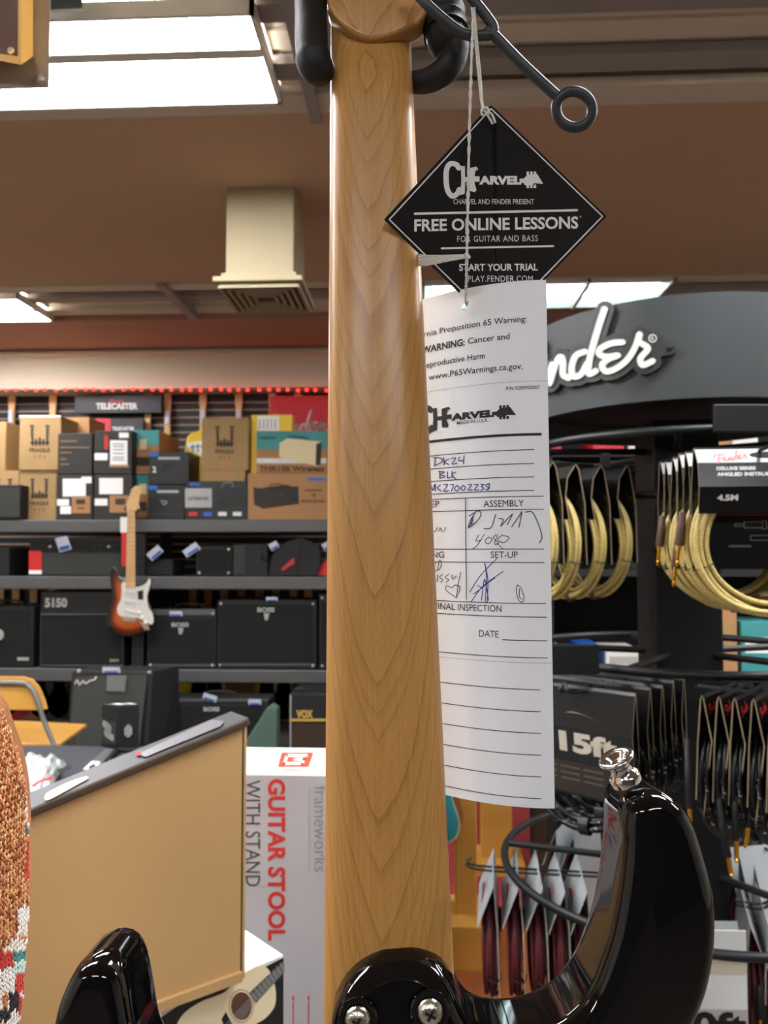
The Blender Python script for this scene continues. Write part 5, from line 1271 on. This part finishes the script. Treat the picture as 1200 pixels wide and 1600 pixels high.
# ---------------------------------------------------------------- round cable rack with its curved sign
mat('rack_black', S(28, 30, 32), .42, .3, bump=.08, bscale=500); mat('drum_grey', S(54, 58, 60), .5, var=.03, scale=3); mat('drum_inside', S(10, 10, 11), .8)
mat('logo_back', S(44, 45, 46), .45); mat('logo_white', S(222, 226, 220), .45)
q = PD(1058, 860, 1.82); AX = Vector((q.x, q.y, 0))
RK = thing('cable_rack', 'round black metal cable rack with a curved dark sign on top', 'rack', AX)
RD = .35; zb_, zt_ = 1.797, 2.004
mb = MB(); n = 96; prof = [(RD, zb_), (RD, zt_), (RD - .012, zt_), (RD - .012, zb_)]
vs = []; fs = []
for r, z in prof:
    for k in range(n): a = 2 * math.pi * k / n; vs.append(AX + Vector((r * math.cos(a), r * math.sin(a), z)))
for j in range(4):
    for k in range(n): fs.append((j * n + k, j * n + (k + 1) % n, ((j + 1) % 4) * n + (k + 1) % n, ((j + 1) % 4) * n + k))
mb.add(vs, fs, 'drum_grey'); mb.build('sign_drum', RK, world=True, smooth=True, sharp=40)
MB().lathe([(RD - .013, 0), (RD - .013, .006)], 'drum_inside', AX + Vector((0, 0, zb_ + .05)), (0, 0, 1), 64).build('drum_plate', RK, world=True)
def drum(px, py, d=0, rad=RD):
    r = ray(px, py); o = EYE - AX; a = r.x * r.x + r.y * r.y; b = 2 * (o.x * r.x + o.y * r.y); c = o.x * o.x + o.y * o.y - rad * rad
    t_ = (-b - math.sqrt(max(0, b * b - 4 * a * c))) / (2 * a); p = EYE + r * t_
    nr = Vector((p.x - AX.x, p.y - AX.y, 0)).normalized(); return p + nr * d
# raised script sign: dark offset backing and white strokes, laid on the drum
def dz(x, y, d):                             # wraps on round the drum beyond what the eye can see
    p = drum(840 + max(x, 120) / 3.333, 400 + y / 3.333, d)
    if x >= 120: return p
    a0, a1 = [math.atan2(q.y - AX.y, q.x - AX.x) for q in (drum(840 + 120 / 3.333, 540), drum(840 + 300 / 3.333, 540))]
    v = Matrix.Rotation((a0 - a1) * (120 - x) / 180 * 1.0, 3, 'Z') @ Vector((p.x - AX.x, p.y - AX.y, 0)); return AX + v + Vector((0, 0, p.z))
mb = MB()
for key in FEN: mb.stroke(FEN[key], 92 if key != 'dl' else 88, dz, 'logo_back', .001, .012, 3, 3e-5)
mb.stroke([(640, 500), (690, 490)], 62, dz, 'logo_back', .001, .012, 0, 3e-5); mb.stroke([(600, 440), (620, 470)], 80, dz, 'logo_back', .001, .0118, 0)
mb.build('logo_backing', RK, world=True)
mb = MB()
for key in FEN: mb.stroke(FEN[key], 31, dz, 'logo_white', .0121, .0165, 5, 2e-5)
mb.build('logo_letters', RK, world=True)
mb = MB(); mb.stroke([(604 + 19 * math.cos(k * .5236), 437 + 19 * math.sin(k * .5236)) for k in range(13)], 5, dz, 'logo_white', .0122, .0135, 0); mb.text('R', dz, MATS['logo_white'], 597, 612, 446, 18, bold=.01, d=.013, dirn=-1); mb.build('logo_mark', RK, world=True)
p = drum(840 + 688 / 3.333, 400 + 488 / 3.333, .012); MB().lathe([(.006, 0), (.005, .003), (.001, .0042)], 'rack_black', p, (p - AX - Vector((0, 0, p.z))).normalized(), 16).build('bolt', RK, world=True, smooth=True)
mb = MB(); mb.box(AX + Vector((0, 0, .90)), (.15, .15, 1.8), 'rack_black'); mb.build('post', RK, world=True, bevel=.004)
MB().lathe([(.40, 0), (.40, .02), (.39, .03)], 'rack_black', AX, (0, 0, 1), 64).build('base', RK, world=True)
def ring_at(z, r, a): return AX + Vector((r * math.cos(a), r * math.sin(a), z))
RINGS = ((1.735, .352), (1.263, .36), (.772, .41))
for z, r in RINGS:
    MB().tube([ring_at(z, r, 2 * math.pi * k / 80) for k in range(80)], .0092, 'rack_black', 12, True).build('ring', RK, world=True, smooth=True)
    for k in range(5):
        a = .35 + 2 * math.pi * k / 5 + (.3 if z > 1.5 else 0)
        MB().tube([ring_at(z, .06, a), ring_at(z, r, a)], .008, 'rack_black', 10).build('spoke', RK, world=True, smooth=True)
MB().tube([ring_at(1.62, .2, 2 * math.pi * k / 60) for k in range(60)], .009, 'rack_black', 10, True).build('ring', RK, world=True, smooth=True)
def plate(x0, y0, x1, y1, d):
    mb = MB(); a, b = PD(x0, y1, d), PD(x1, y1, d); h_ = (y1 - y0) / F * d
    mb.hexa([a, b, b + Vector((0, 0, h_)), a + Vector((0, 0, h_)), a + FW * .012, b + FW * .012, b + FW * .012 + Vector((0, 0, h_)), a + FW * .012 + Vector((0, 0, h_))], 'rack_black'); mb.build('label_plate', RK, world=True, bevel=.002)
plate(1117, 631, 1212, 675, 1.44); plate(858, 1008, 937, 1054, 1.5)
plate(940, 708, 954, 731, 1.6)

# --- cable packs: a folded header card and a hanging coil
mat('pack_black', S(16, 17, 18), .26, spec=.5); mat('pack_edge', S(150, 132, 104), .8); mat('pack_grey', S(166, 170, 172), .35); mat('pack_grey_edge', S(196, 192, 180), .7)
mat('pack_white', S(226, 230, 228), .35); mat('pack_beige', S(206, 198, 180), .5)
speckle('tweed', S(214, 194, 124), S(188, 164, 92), 420, .52, .55, (1, 1, 1)); speckle('black_tweed', S(11, 13, 14), S(190, 196, 196), 110, .70, .3); mat('burgundy', S(96, 32, 38), .5, var=.15, scale=150, bump=.3, bscale=900)
mat('sleeve_brown', S(92, 66, 54), .6, bump=.2, bscale=500); mat('sleeve_black', S(18, 18, 19), .5); mat('gold_tip', S(240, 180, 60), .2, 1)
KIND = {'tan': ('pack_black', 'pack_edge', 'tweed', 'sleeve_brown', [(-.018, -.112), (-.026, -.068), (-.0205, -.028), (-.004, -.004), (0, 0), (.007, -.010), (.021, -.08), (.024, -.205)], .0043, .0084, 4),
        'black': ('pack_black', 'pack_edge', 'black_tweed', 'sleeve_black', [(.001, -.215), (-.016, -.08), (-.0025, -.005), (0, 0), (.0025, -.006), (.009, -.085), (.014, -.19)], .0036, .0046, 3),
        'burgundy': ('pack_grey', 'pack_grey_edge', 'burgundy', 'sleeve_black', [(-.036, -.092), (-.035, -.088), (0, 0), (.008, -.09), (.012, -.24)], .0036, .0072, 2)}
PW = .115; protos = {}; drop = []
def make_pack(kind, label, loc, n_, group, zscale=1):
    card, edge_, cable, slv, prof, cr_, gap, _k = KIND[kind]; yo = -.010 if kind == 'burgundy' else 0
    t = thing('instrument_cable', label, 'cable pack', loc, math.atan2(n_[0], -n_[1]), group)
    th = .0011; mb = MB(); L = [Vector((y, z)) for y, z in prof]; out = []; inn = []
    for i, p in enumerate(L):
        d = (L[min(i + 1, len(L) - 1)] - L[max(i - 1, 0)]).normalized(); nn = Vector((-d.y, d.x)); out.append(p + nn * th); inn.append(p - nn * th)
    for i in range(len(L) - 1):
        a, b, c, d = out[i], out[i + 1], inn[i + 1], inn[i]
        v = [(x, k.x, k.y) for x in (-PW, PW) for k in (a, b, c, d)]
        mb.add(v, [(0, 1, 5, 4), (2, 3, 7, 6), (1, 2, 6, 5), (3, 0, 4, 7)], card); mb.add(v, [(0, 1, 2, 3), (4, 5, 6, 7)], edge_)
    mb.build('header_card', t)
    mb = MB(); rr = random.Random(5)
    for k, (dy, dr) in enumerate(((-1.5, 0), (-.5, .15), (.5, 0), (1.5, .1), (-1, -1.1), (0, -1.0), (1, -1.2), (-.9, 1.0), (.6, 1.1))):
        r_ = .110 + dr * .0085; ph = rr.uniform(0, 6); am = rr.uniform(.002, .005); cz = -.158 - rr.uniform(0, .008)
        mb.tube([(r_ * math.cos(a) * 1.0, yo + dy * gap * .95 + am * math.sin(a + ph), cz + (r_ + .004 * math.sin(2 * a + ph)) * math.sin(a)) for a in (2 * math.pi * q / 48 for q in range(48))], cr_ * .95, cable, 8, True)
    mb.build('cable_coil', t, smooth=True, sharp=80)
    for a in (-2.75, -.35, -1.5):
        mb = MB(); c = Vector((.112 * math.cos(a), 0, -.158 + .112 * math.sin(a))); tn = Vector((-math.sin(a), 0, math.cos(a))); rd = Vector((math.cos(a), 0, math.sin(a)))
        wb = .0022 if a != -1.5 else .010; q = [c + rd * .018 * math.cos(b) + Vector((0, .0145, 0)) * math.sin(b) for b in (2 * math.pi * k / 16 for k in range(16))]
        if a != -1.5: mb.tube(q, .0012, 'sleeve_black', 6, True)
        else:
            v = [p + tn * s_ * wb for s_ in (-1, 1) for p in q]; mb.add(v, [(k, (k + 1) % 16, 16 + (k + 1) % 16, 16 + k) for k in range(16)], slv)
        mb.build('cable_tie', t)
    for sx, zz, yy in ((-.128, -.135, -.012), (-.118, -.175, .012)):
        mb = MB(); mb.lathe([(.0046, .03), (.006, .028), (.0075, 0), (.0075, -.028), (.006, -.03)], slv, (sx, yy, zz), (.12, 0, 1), 12)
        o = mb.build('plug_sleeve', t, smooth=True); ml = MB(); ml.lathe([(.0042, -.03), (.0036, -.034), (.0036, -.054), (.0026, -.056), (.0038, -.060), (.0012, -.066)], 'gold_tip', (sx, yy, zz), (.12, 0, 1), 10); ml.build('plug_tip', o, smooth=True)
    return t
def pack_row(kind, near_px, near_py, near_d, n_, steps, labels, group, dirn=None, flip=0, plugs=None):
    """first pack placed by the near end of its ridge; the others step along the hook"""
    n_ = Vector((n_[0], n_[1], 0)).normalized(); E = Vector((-n_.y, n_.x, 0))
    if E.dot(FW) > 0: E = -E
    if flip: E = -E
    c = PD(near_px, near_py, near_d) - E * PW; out = []
    h = n_ if dirn is None else Vector((dirn[0], dirn[1], 0)).normalized()
    for i, s_ in enumerate(steps):
        loc = c - h * s_ + Vector((0, 0, R.uniform(-.003, .003) if i else 0)); rz = math.atan2(n_.x, -n_.y) + (R.uniform(-.03, .03) if i else 0)
        if kind in protos:
            t = copy_tree(protos[kind]); t.location = loc; t.rotation_euler = (0, 0, rz); t['label'] = labels[i]; t['group'] = group
        else:
            t = make_pack(kind, labels[i], loc, n_, group); protos[kind] = t
        if plugs is not None:
            ps = [c_ for c_ in t.children if c_.name.startswith('plug_sleeve')]
            for k_i, c_ in enumerate(ps):
                if k_i not in plugs[i]: drop.append(c_)
        out.append(t)
    # the double wire hook that carries the row
    a = c + h * .035 + Vector((0, 0, -.006)); b = c - h * (steps[-1] + .05) + Vector((0, 0, -.006)); sd = Vector((-h.y, h.x, 0)) * .011
    mb = MB(); mb.tube(catmull([b + sd, a + sd, a + h * .02 + Vector((0, 0, .02)), a - sd, b - sd], 5), .0028, 'rack_black', 8); mb.build('peg_hook', RK, world=True, smooth=True)
    return out
ordn = ['first', 'second', 'third', 'fourth', 'fifth', 'sixth']
def labs(n, fmt): return [fmt.format(ordn[i]) for i in range(n)]
# order matters only for the copies: front pack of each row first
rowA = pack_row('tan', 864, 722, 1.55, (-.906, -.42), [0, .058, .118, .183], labs(4, 'tan tweed cable pack seen edge on beside the paper tag, {} from the tag'), 'tan tweed cable packs seen edge on', plugs=[[]] * 4)
rowB = pack_row('tan', 1084, 700, 1.30, (-.06, -1), [0, .045, .088, .13, .175, .22], ['front tan tweed cable pack facing the viewer, header printed in white'] + ['tan tweed cable pack, {} behind the printed front header'.format(ordn[i]) for i in range(5)], 'tan tweed cable packs facing the viewer', (-.05, -1), 1, [[], [0], [1], [], [0], []])
rowC = pack_row('black', 993, 1084, 1.45, (-.64, -.77), [0, .07, .125, .18, .235], ['black cable pack in front of its stack, header with big pale length print'] + ['black cable pack, {} behind the header with the big pale print'.format(ordn[i]) for i in range(4)], 'black cable packs under the middle ring', plugs=[[1], [], [], [], []])
rowD = pack_row('black', 1207, 1098, 1.33, (.8, -.6), [0, .031, .062, .09, .115], ['black cable pack edge on at the frame edge, outermost of the row above gold plugs'] + ['black cable pack edge on above the gold plugs, {} in from the outermost'.format(ordn[i]) for i in range(4)], 'black cable packs above the gold plugs', plugs=[[]] * 5)
rowE = pack_row('burgundy', 771, 1386, 1.70, (-1, .10), [0, .056, .105, .153, .202], labs(5, 'burgundy cable pack with grey header inside the low ring, {} from the hook tip'), 'burgundy cable packs on the low ring')
rowF = pack_row('burgundy', 1152, 1440, 1.50, (.02, -1), [0], ['white and grey cable pack facing the viewer beside the black guitar horn'], 'cable packs beside the guitar horn')
rowG = pack_row('burgundy', 1172, 1447, 1.5, (1, -.3), [0, -.034], ['burgundy cable pack edge on behind the low ring beside the white header', 'burgundy cable pack edge on at the frame corner'], 'cable packs at the frame corner')
rowH = pack_row('burgundy', 1178, 1352, 1.72, (.25, -1), [0, .05, .1], ['grey headed cable pack with red script below the gold plugs'] + ['grey headed cable pack, {} behind the one with red script'.format(ordn[i]) for i in range(2)], 'grey headed cable packs below the gold plugs')
rowI = pack_row('burgundy', 868, 1300, 2.0, (-.9, .45), [0, .05], ['grey headed cable pack far side of the low ring, nearer to the paper tag', 'grey headed cable pack far side of the low ring, nearer to the guitar horn'], 'cable packs on the far side of the low ring')
for c_ in drop:
    for g_ in list(c_.children): bpy.data.objects.remove(g_)
    bpy.data.objects.remove(c_)
# printing on headers (a pack that shows its face gets its own print)
def face_map(t, prof):
    M_ = t.matrix_basis if t.matrix_basis is not None else t.matrix_world
    q_ = [Vector((0, y, z)) for y, z in prof[prof.index((0, 0))::-1]]
    def f(u, s_, d=0):
        for a, b in zip(q_, q_[1:]):
            L = (b - a).length
            if s_ <= L or b is q_[-1]: p = a + (b - a) * (s_ / L); break
            s_ -= L
        return Vector((u, p.y - .0016 - d, p.z))
    return f
def rect(m, f, u0, u1, s0, s1, mm, d=0): m.add([f(u0, s1, d), f(u1, s1, d), f(u1, s0, d), f(u0, s0, d)], [(0, 1, 2, 3)], MATS[mm])
def local_parts(t, name, fn, label=None):
    mb = MB(); fn(mb); o = mb.build(name, t)
    if label: o['label'] = label
f = face_map(rowB[0], KIND['tan'][4])
local_parts(rowB[0], 'lettering', lambda m: (m.text('DELUXE SERIES', f, MATS['white_print'], -.086, -.024, .047, .0052, bold=.045, dirn=-1), m.text('ANGLED INSTRUMENT CABLE', f, MATS['white_print'], -.086, .052, .057, .0055, bold=.045, dirn=-1), m.text('4.5M', f, MATS['white_print'], -.086, -.053, .098, .009, bold=.04, dirn=-1)))
local_parts(rowB[0], 'printed_logo', lambda m: script(m, -.086, .022, .000060, .0019, f, MATS['red_print'], rel=1e-5), 'red script logo')
local_parts(rowB[0], 'hang_hole', lambda m: m.prism([(.0 + .03 * math.cos(k * .5236) * 1, .018 + .007 * math.sin(k * .5236)) for k in range(12)], f, 'black_matte', 0, .0006))
def _f(m):
    g = lambda u, s_, d=0: Vector((u, .018 - d, -s_))
    m.stroke([(-.07, .113), (.11, .113)], .0012, g, MATS['red_print'], sm=0)
    for u0, u1, s0, s1 in ((-.03, .0, .125, .135), (.0, .006, .123, .137), (.006, .04, .127, .133), (-.045, -.03, .128, .132), (-.02, .01, .148, .156), (.012, .05, .145, .16), (-.055, -.02, .165, .167)):
        for a, b in (((u0, s0), (u1, s0)), ((u1, s0), (u1, s1)), ((u1, s1), (u0, s1)), ((u0, s1), (u0, s0))): m.stroke([a, b], .0007, g, MATS['silver_flat'], sm=0)
local_parts(rowB[0], 'printed_diagram', _f)
f2 = face_map(rowC[0], KIND['black'][4])
local_parts(rowC[0], 'lettering', lambda m: m.text('15ft', f2, MATS['pack_beige'], -.040, .085, .128, .036, bold=.05, dirn=-1), 'big pale length print')
local_parts(rowC[0], 'small_print', lambda m: (m.text('CABLE', f2, MATS['white_print'], -.114, -.086, .072, .006, bold=.04, dirn=-1), rect(m, f2, -.114, .114, .150, .212, 'dark_box'), [m.stroke([(-.09 + .05 * k, .162 + .012 * j), (-.05 + .05 * k, .162 + .012 * j)], .003, lambda u, s_, d: f2(u, s_, .0004), MATS['dark_box_mark'], sm=0) for k in range(3) for j in range(3)]))
local_parts(rowC[0], 'printed_logo', lambda m: script(m, -.112, .036, .00004, .002, f2, MATS['red_print'], rel=1e-5))
for t in rowD: local_parts(t, 'printed_logo', lambda m: script(m, -.10, .024, .00005, .002, f2, MATS['red_print'], rel=1e-5), 'red script logo')
f3 = face_map(rowH[0], KIND['burgundy'][4])
mat('faint_red', S(196, 128, 126), .5)
for t in [rowH[0]] + rowE: local_parts(t, 'printed_logo', lambda m: script(m, -.02, .045, .00006, .0024, f3, MATS['faint_red'], rel=1e-5), 'red script logo')
local_parts(rowH[0], 'lettering', lambda m: m.text('TB', f3, MATS['black_print'], .075, .09, .05, .006, bold=.03, dirn=-1))
# the pack that faces the viewer has a long printed front panel
fr_c = lambda u, s_, d=0: Vector((u, -.038 - d, -s_))
def _f(m):
    m.add([fr_c(-PW, .26), fr_c(PW, .26), fr_c(PW, .0), fr_c(-PW, .0)], [(0, 1, 2, 3)], MATS['pack_white'])
    m.box((0, -.0355, -.13), (2 * PW, .003, .26), 'pack_white')
local_parts(rowF[0], 'front_panel', _f, 'white front panel')
local_parts(rowF[0], 'printed_band', lambda m: (rect(m, lambda u, s_, d: fr_c(u, s_, .0005), -PW, PW, .045, .08, 'pack_beige'), rect(m, lambda u, s_, d: fr_c(u, s_, .0005), -PW, PW, .145, .26, 'carton_grey')))
local_parts(rowF[0], 'lettering', lambda m: m.text('10ft', lambda u, s_, d: fr_c(u, s_, .001), MATS['black_print'], -.02, .113, .197, .046, bold=.04, dirn=-1), 'big black length print')

# gold plugs hanging below the black packs
t = thing('instrument_cable', 'black cable with long black sleeves and gold plugs hanging below the edge on packs', 'cable pack', PD(1140, 1200, 1.4), 0, 'black cable packs above the gold plugs')
for (x0, y0, x1, y1, x2, y2) in ((1128, 1290, 1138, 1338, 1143, 1370), (1149, 1262, 1150, 1312, 1151, 1348), (1175, 1240, 1169, 1292, 1164, 1325), (1075, 1215, 1077, 1262, 1079, 1288)):
    d = 1.36; a, b, c = PD(x0, y0, d), PD(x1, y1, d), PD(x2, y2, d)
    up_ = PD(x0 - (x1 - x0) * .5, y0 - 60, d + .03)
    q = MB().tube(catmull([up_, a, b], 5), .0062, 'sleeve_black', 12).build('plug_sleeve', t, world=True, smooth=True)
    MB().tube([b, b.lerp(c, .78), b.lerp(c, .8), b.lerp(c, .86), c], [.0045, .0042, .0028, .0040, .0014], 'gold_tip', 12).build('plug_tip', t, world=True, smooth=True)

# ---------------------------------------------------------------- behind the rack
mat('pine', S(206, 150, 66), .5, var=.12, scale=6); mat('guitar_teal', S(48, 140, 146), .4); mat('cream_bind', S(225, 205, 165), .5); mat('mahogany', S(120, 74, 44), .45)
def P3(x, y, Y, z=None): p = P(x, y, Y); p.z = p.z if z is None else z; return p
YP = 2.9
t = thing('display_stand', 'yellow pine display stand on the floor behind the paper tag', 'stand', P3(725, 1480, YP, 0))
x0, x1 = P(712, 1400, YP).x, P(746, 1400, YP).x; MB().box(((x0 + x1) / 2, YP + .05, .6), (x1 - x0, .08, 1.2), 'pine').build('stand_post', t, world=True, bevel=.004)
x0, x1 = P(640, 1450, YP - .08).x, P(757, 1450, YP - .08).x; MB().box(((x0 + x1) / 2, YP + .05, .08), (x1 - x0, .26, .16), 'pine').build('stand_base', t, world=True, bevel=.006)
x0, x1 = P(752, 1300, 3.7).x, P(801, 1300, 3.7).x
t = thing('display_stand', 'pine post of a display stand standing on the red carpet', 'stand', ((x0 + x1) / 2, 3.7, 0)); MB().box(((x0 + x1) / 2, 3.74, .55), (x1 - x0, .08, 1.1), 'pine').build('stand_post', t, world=True, bevel=.004)
MB().box(((x0 + x1) / 2, 3.74, .03), (x1 - x0 + .1, .24, .06), 'pine').build('stand_base', t, world=True, bevel=.004)
t = thing('acoustic_guitar', 'teal acoustic guitar with cream binding hanging on the pine stand', 'guitar', P(690, 1180, YP - .06))
ol = catmull([Vector((x, y, 0)) for x, y in ((640, 1190), (680, 1178), (706, 1192), (710, 1220), (706, 1245), (716, 1278), (716, 1300), (704, 1314), (670, 1322), (636, 1312), (622, 1285), (632, 1245), (628, 1215))], 4, True)
def sc(k): c = Vector((670, 1250, 0)); return [((c + (v - c) * k).x, (c + (v - c) * k).y) for v in ol]
MB().prism(sc(1), lambda x, y, d: P(x, y, YP - .13) + Vector((d * .15, d, 0)), 'mahogany', 0, .11).build('body', t, world=True)
MB().prism(sc(1.03), lambda x, y, d: P(x, y, YP - .133 + d), 'cream_bind', 0, .006).build('binding', t, world=True)
MB().prism(sc(.985), lambda x, y, d: P(x, y, YP - .136 + d), 'guitar_teal', 0, .003).build('top', t, world=True)
MB().prism([(664, 1190), (678, 1190), (676, 1060), (666, 1060)], lambda x, y, d: P(x, y, YP - .15 + d), 'rosewood', 0, .02).build('neck', t, world=True)
# shelf bay behind the rack with cartons and bags
YR = 3.3
t = thing('storage_shelf', 'dark storage shelf behind the round cable rack', 'shelf', P3(1100, 1000, YR, 0))
XA, XB = .55, 3.4
for z in (.3, .98, 1.42, 1.93): MB().box(((XA + XB) / 2, YR + .25, z - .015), (XB - XA, .5, .03), 'black').build('shelf_board', t, world=True)
for x in (XA, (XA + XB) / 2, XB): MB().box((x, YR + .25, 1.1), (.04, .5, 2.2), 'black').build('upright', t, world=True)
MB().box(((XA + XB) / 2, YR + .49, 1.1), (XB - XA, .02, 2.2), 'black_matte').build('back_panel', t, world=True)
def rb(x0, x1, z, h, m, label, name='carton', Y=YR + .03, cat='box', dep=.25, band=None):
    a, b = P(x0, 900, Y).x, P(x1, 900, Y).x
    t = thing(name, label, cat, ((a + b) / 2, Y + dep / 2, z)); MB().box((0, 0, h / 2), (b - a, dep, h), m).build('carton', t, bevel=.004)
    if band: MB().box((0, -dep / 2 - .001, h * .55), ((b - a) * .8, .003, h * .3), band).build('printed_band', t)
rb(1104, 1150, .98, .30, 'kraft_orange', 'tall tan carton standing behind the rack post', band='kraft')
rb(1156, 1215, .98, .22, 'teal', 'teal and white bag behind the front tan cable coil', 'product_bag', cat='bag', band='white')
rb(858, 885, .98, .1, 'white', 'white carton behind the edge on tan coils', band='sign_red')
rb(902, 935, .98, .12, 'blue', 'blue carton behind the edge on tan coils', band='white')
rb(945, 1000, .98, .1, 'offwhite', 'off white carton beside the rack post', band='silver_flat')
rb(846, 880, 1.93, .12, 'sign_red', 'red and white carton under the edge of the curved sign', band='white')
rb(930, 978, 1.93, .09, 'sign_red', 'red and yellow carton behind the upper ring', band='yellow')
rb(985, 1002, 1.93, .1, 'offwhite', 'small pale carton behind the upper ring')
rb(1122, 1148, 1.93, .1, 'kraft_orange', 'tan carton above the front cable header')
rb(1149, 1190, 1.93, .12, 'offwhite', 'pale carton above the front cable header beside the label plate')
rb(985, 1014, 1.42, .3, 'black_box', 'black carton behind the packs between the two tan groups', band='grille_grey')
rb(1016, 1034, 1.42, .3, 'sign_red', 'narrow red carton behind the packs facing the viewer')
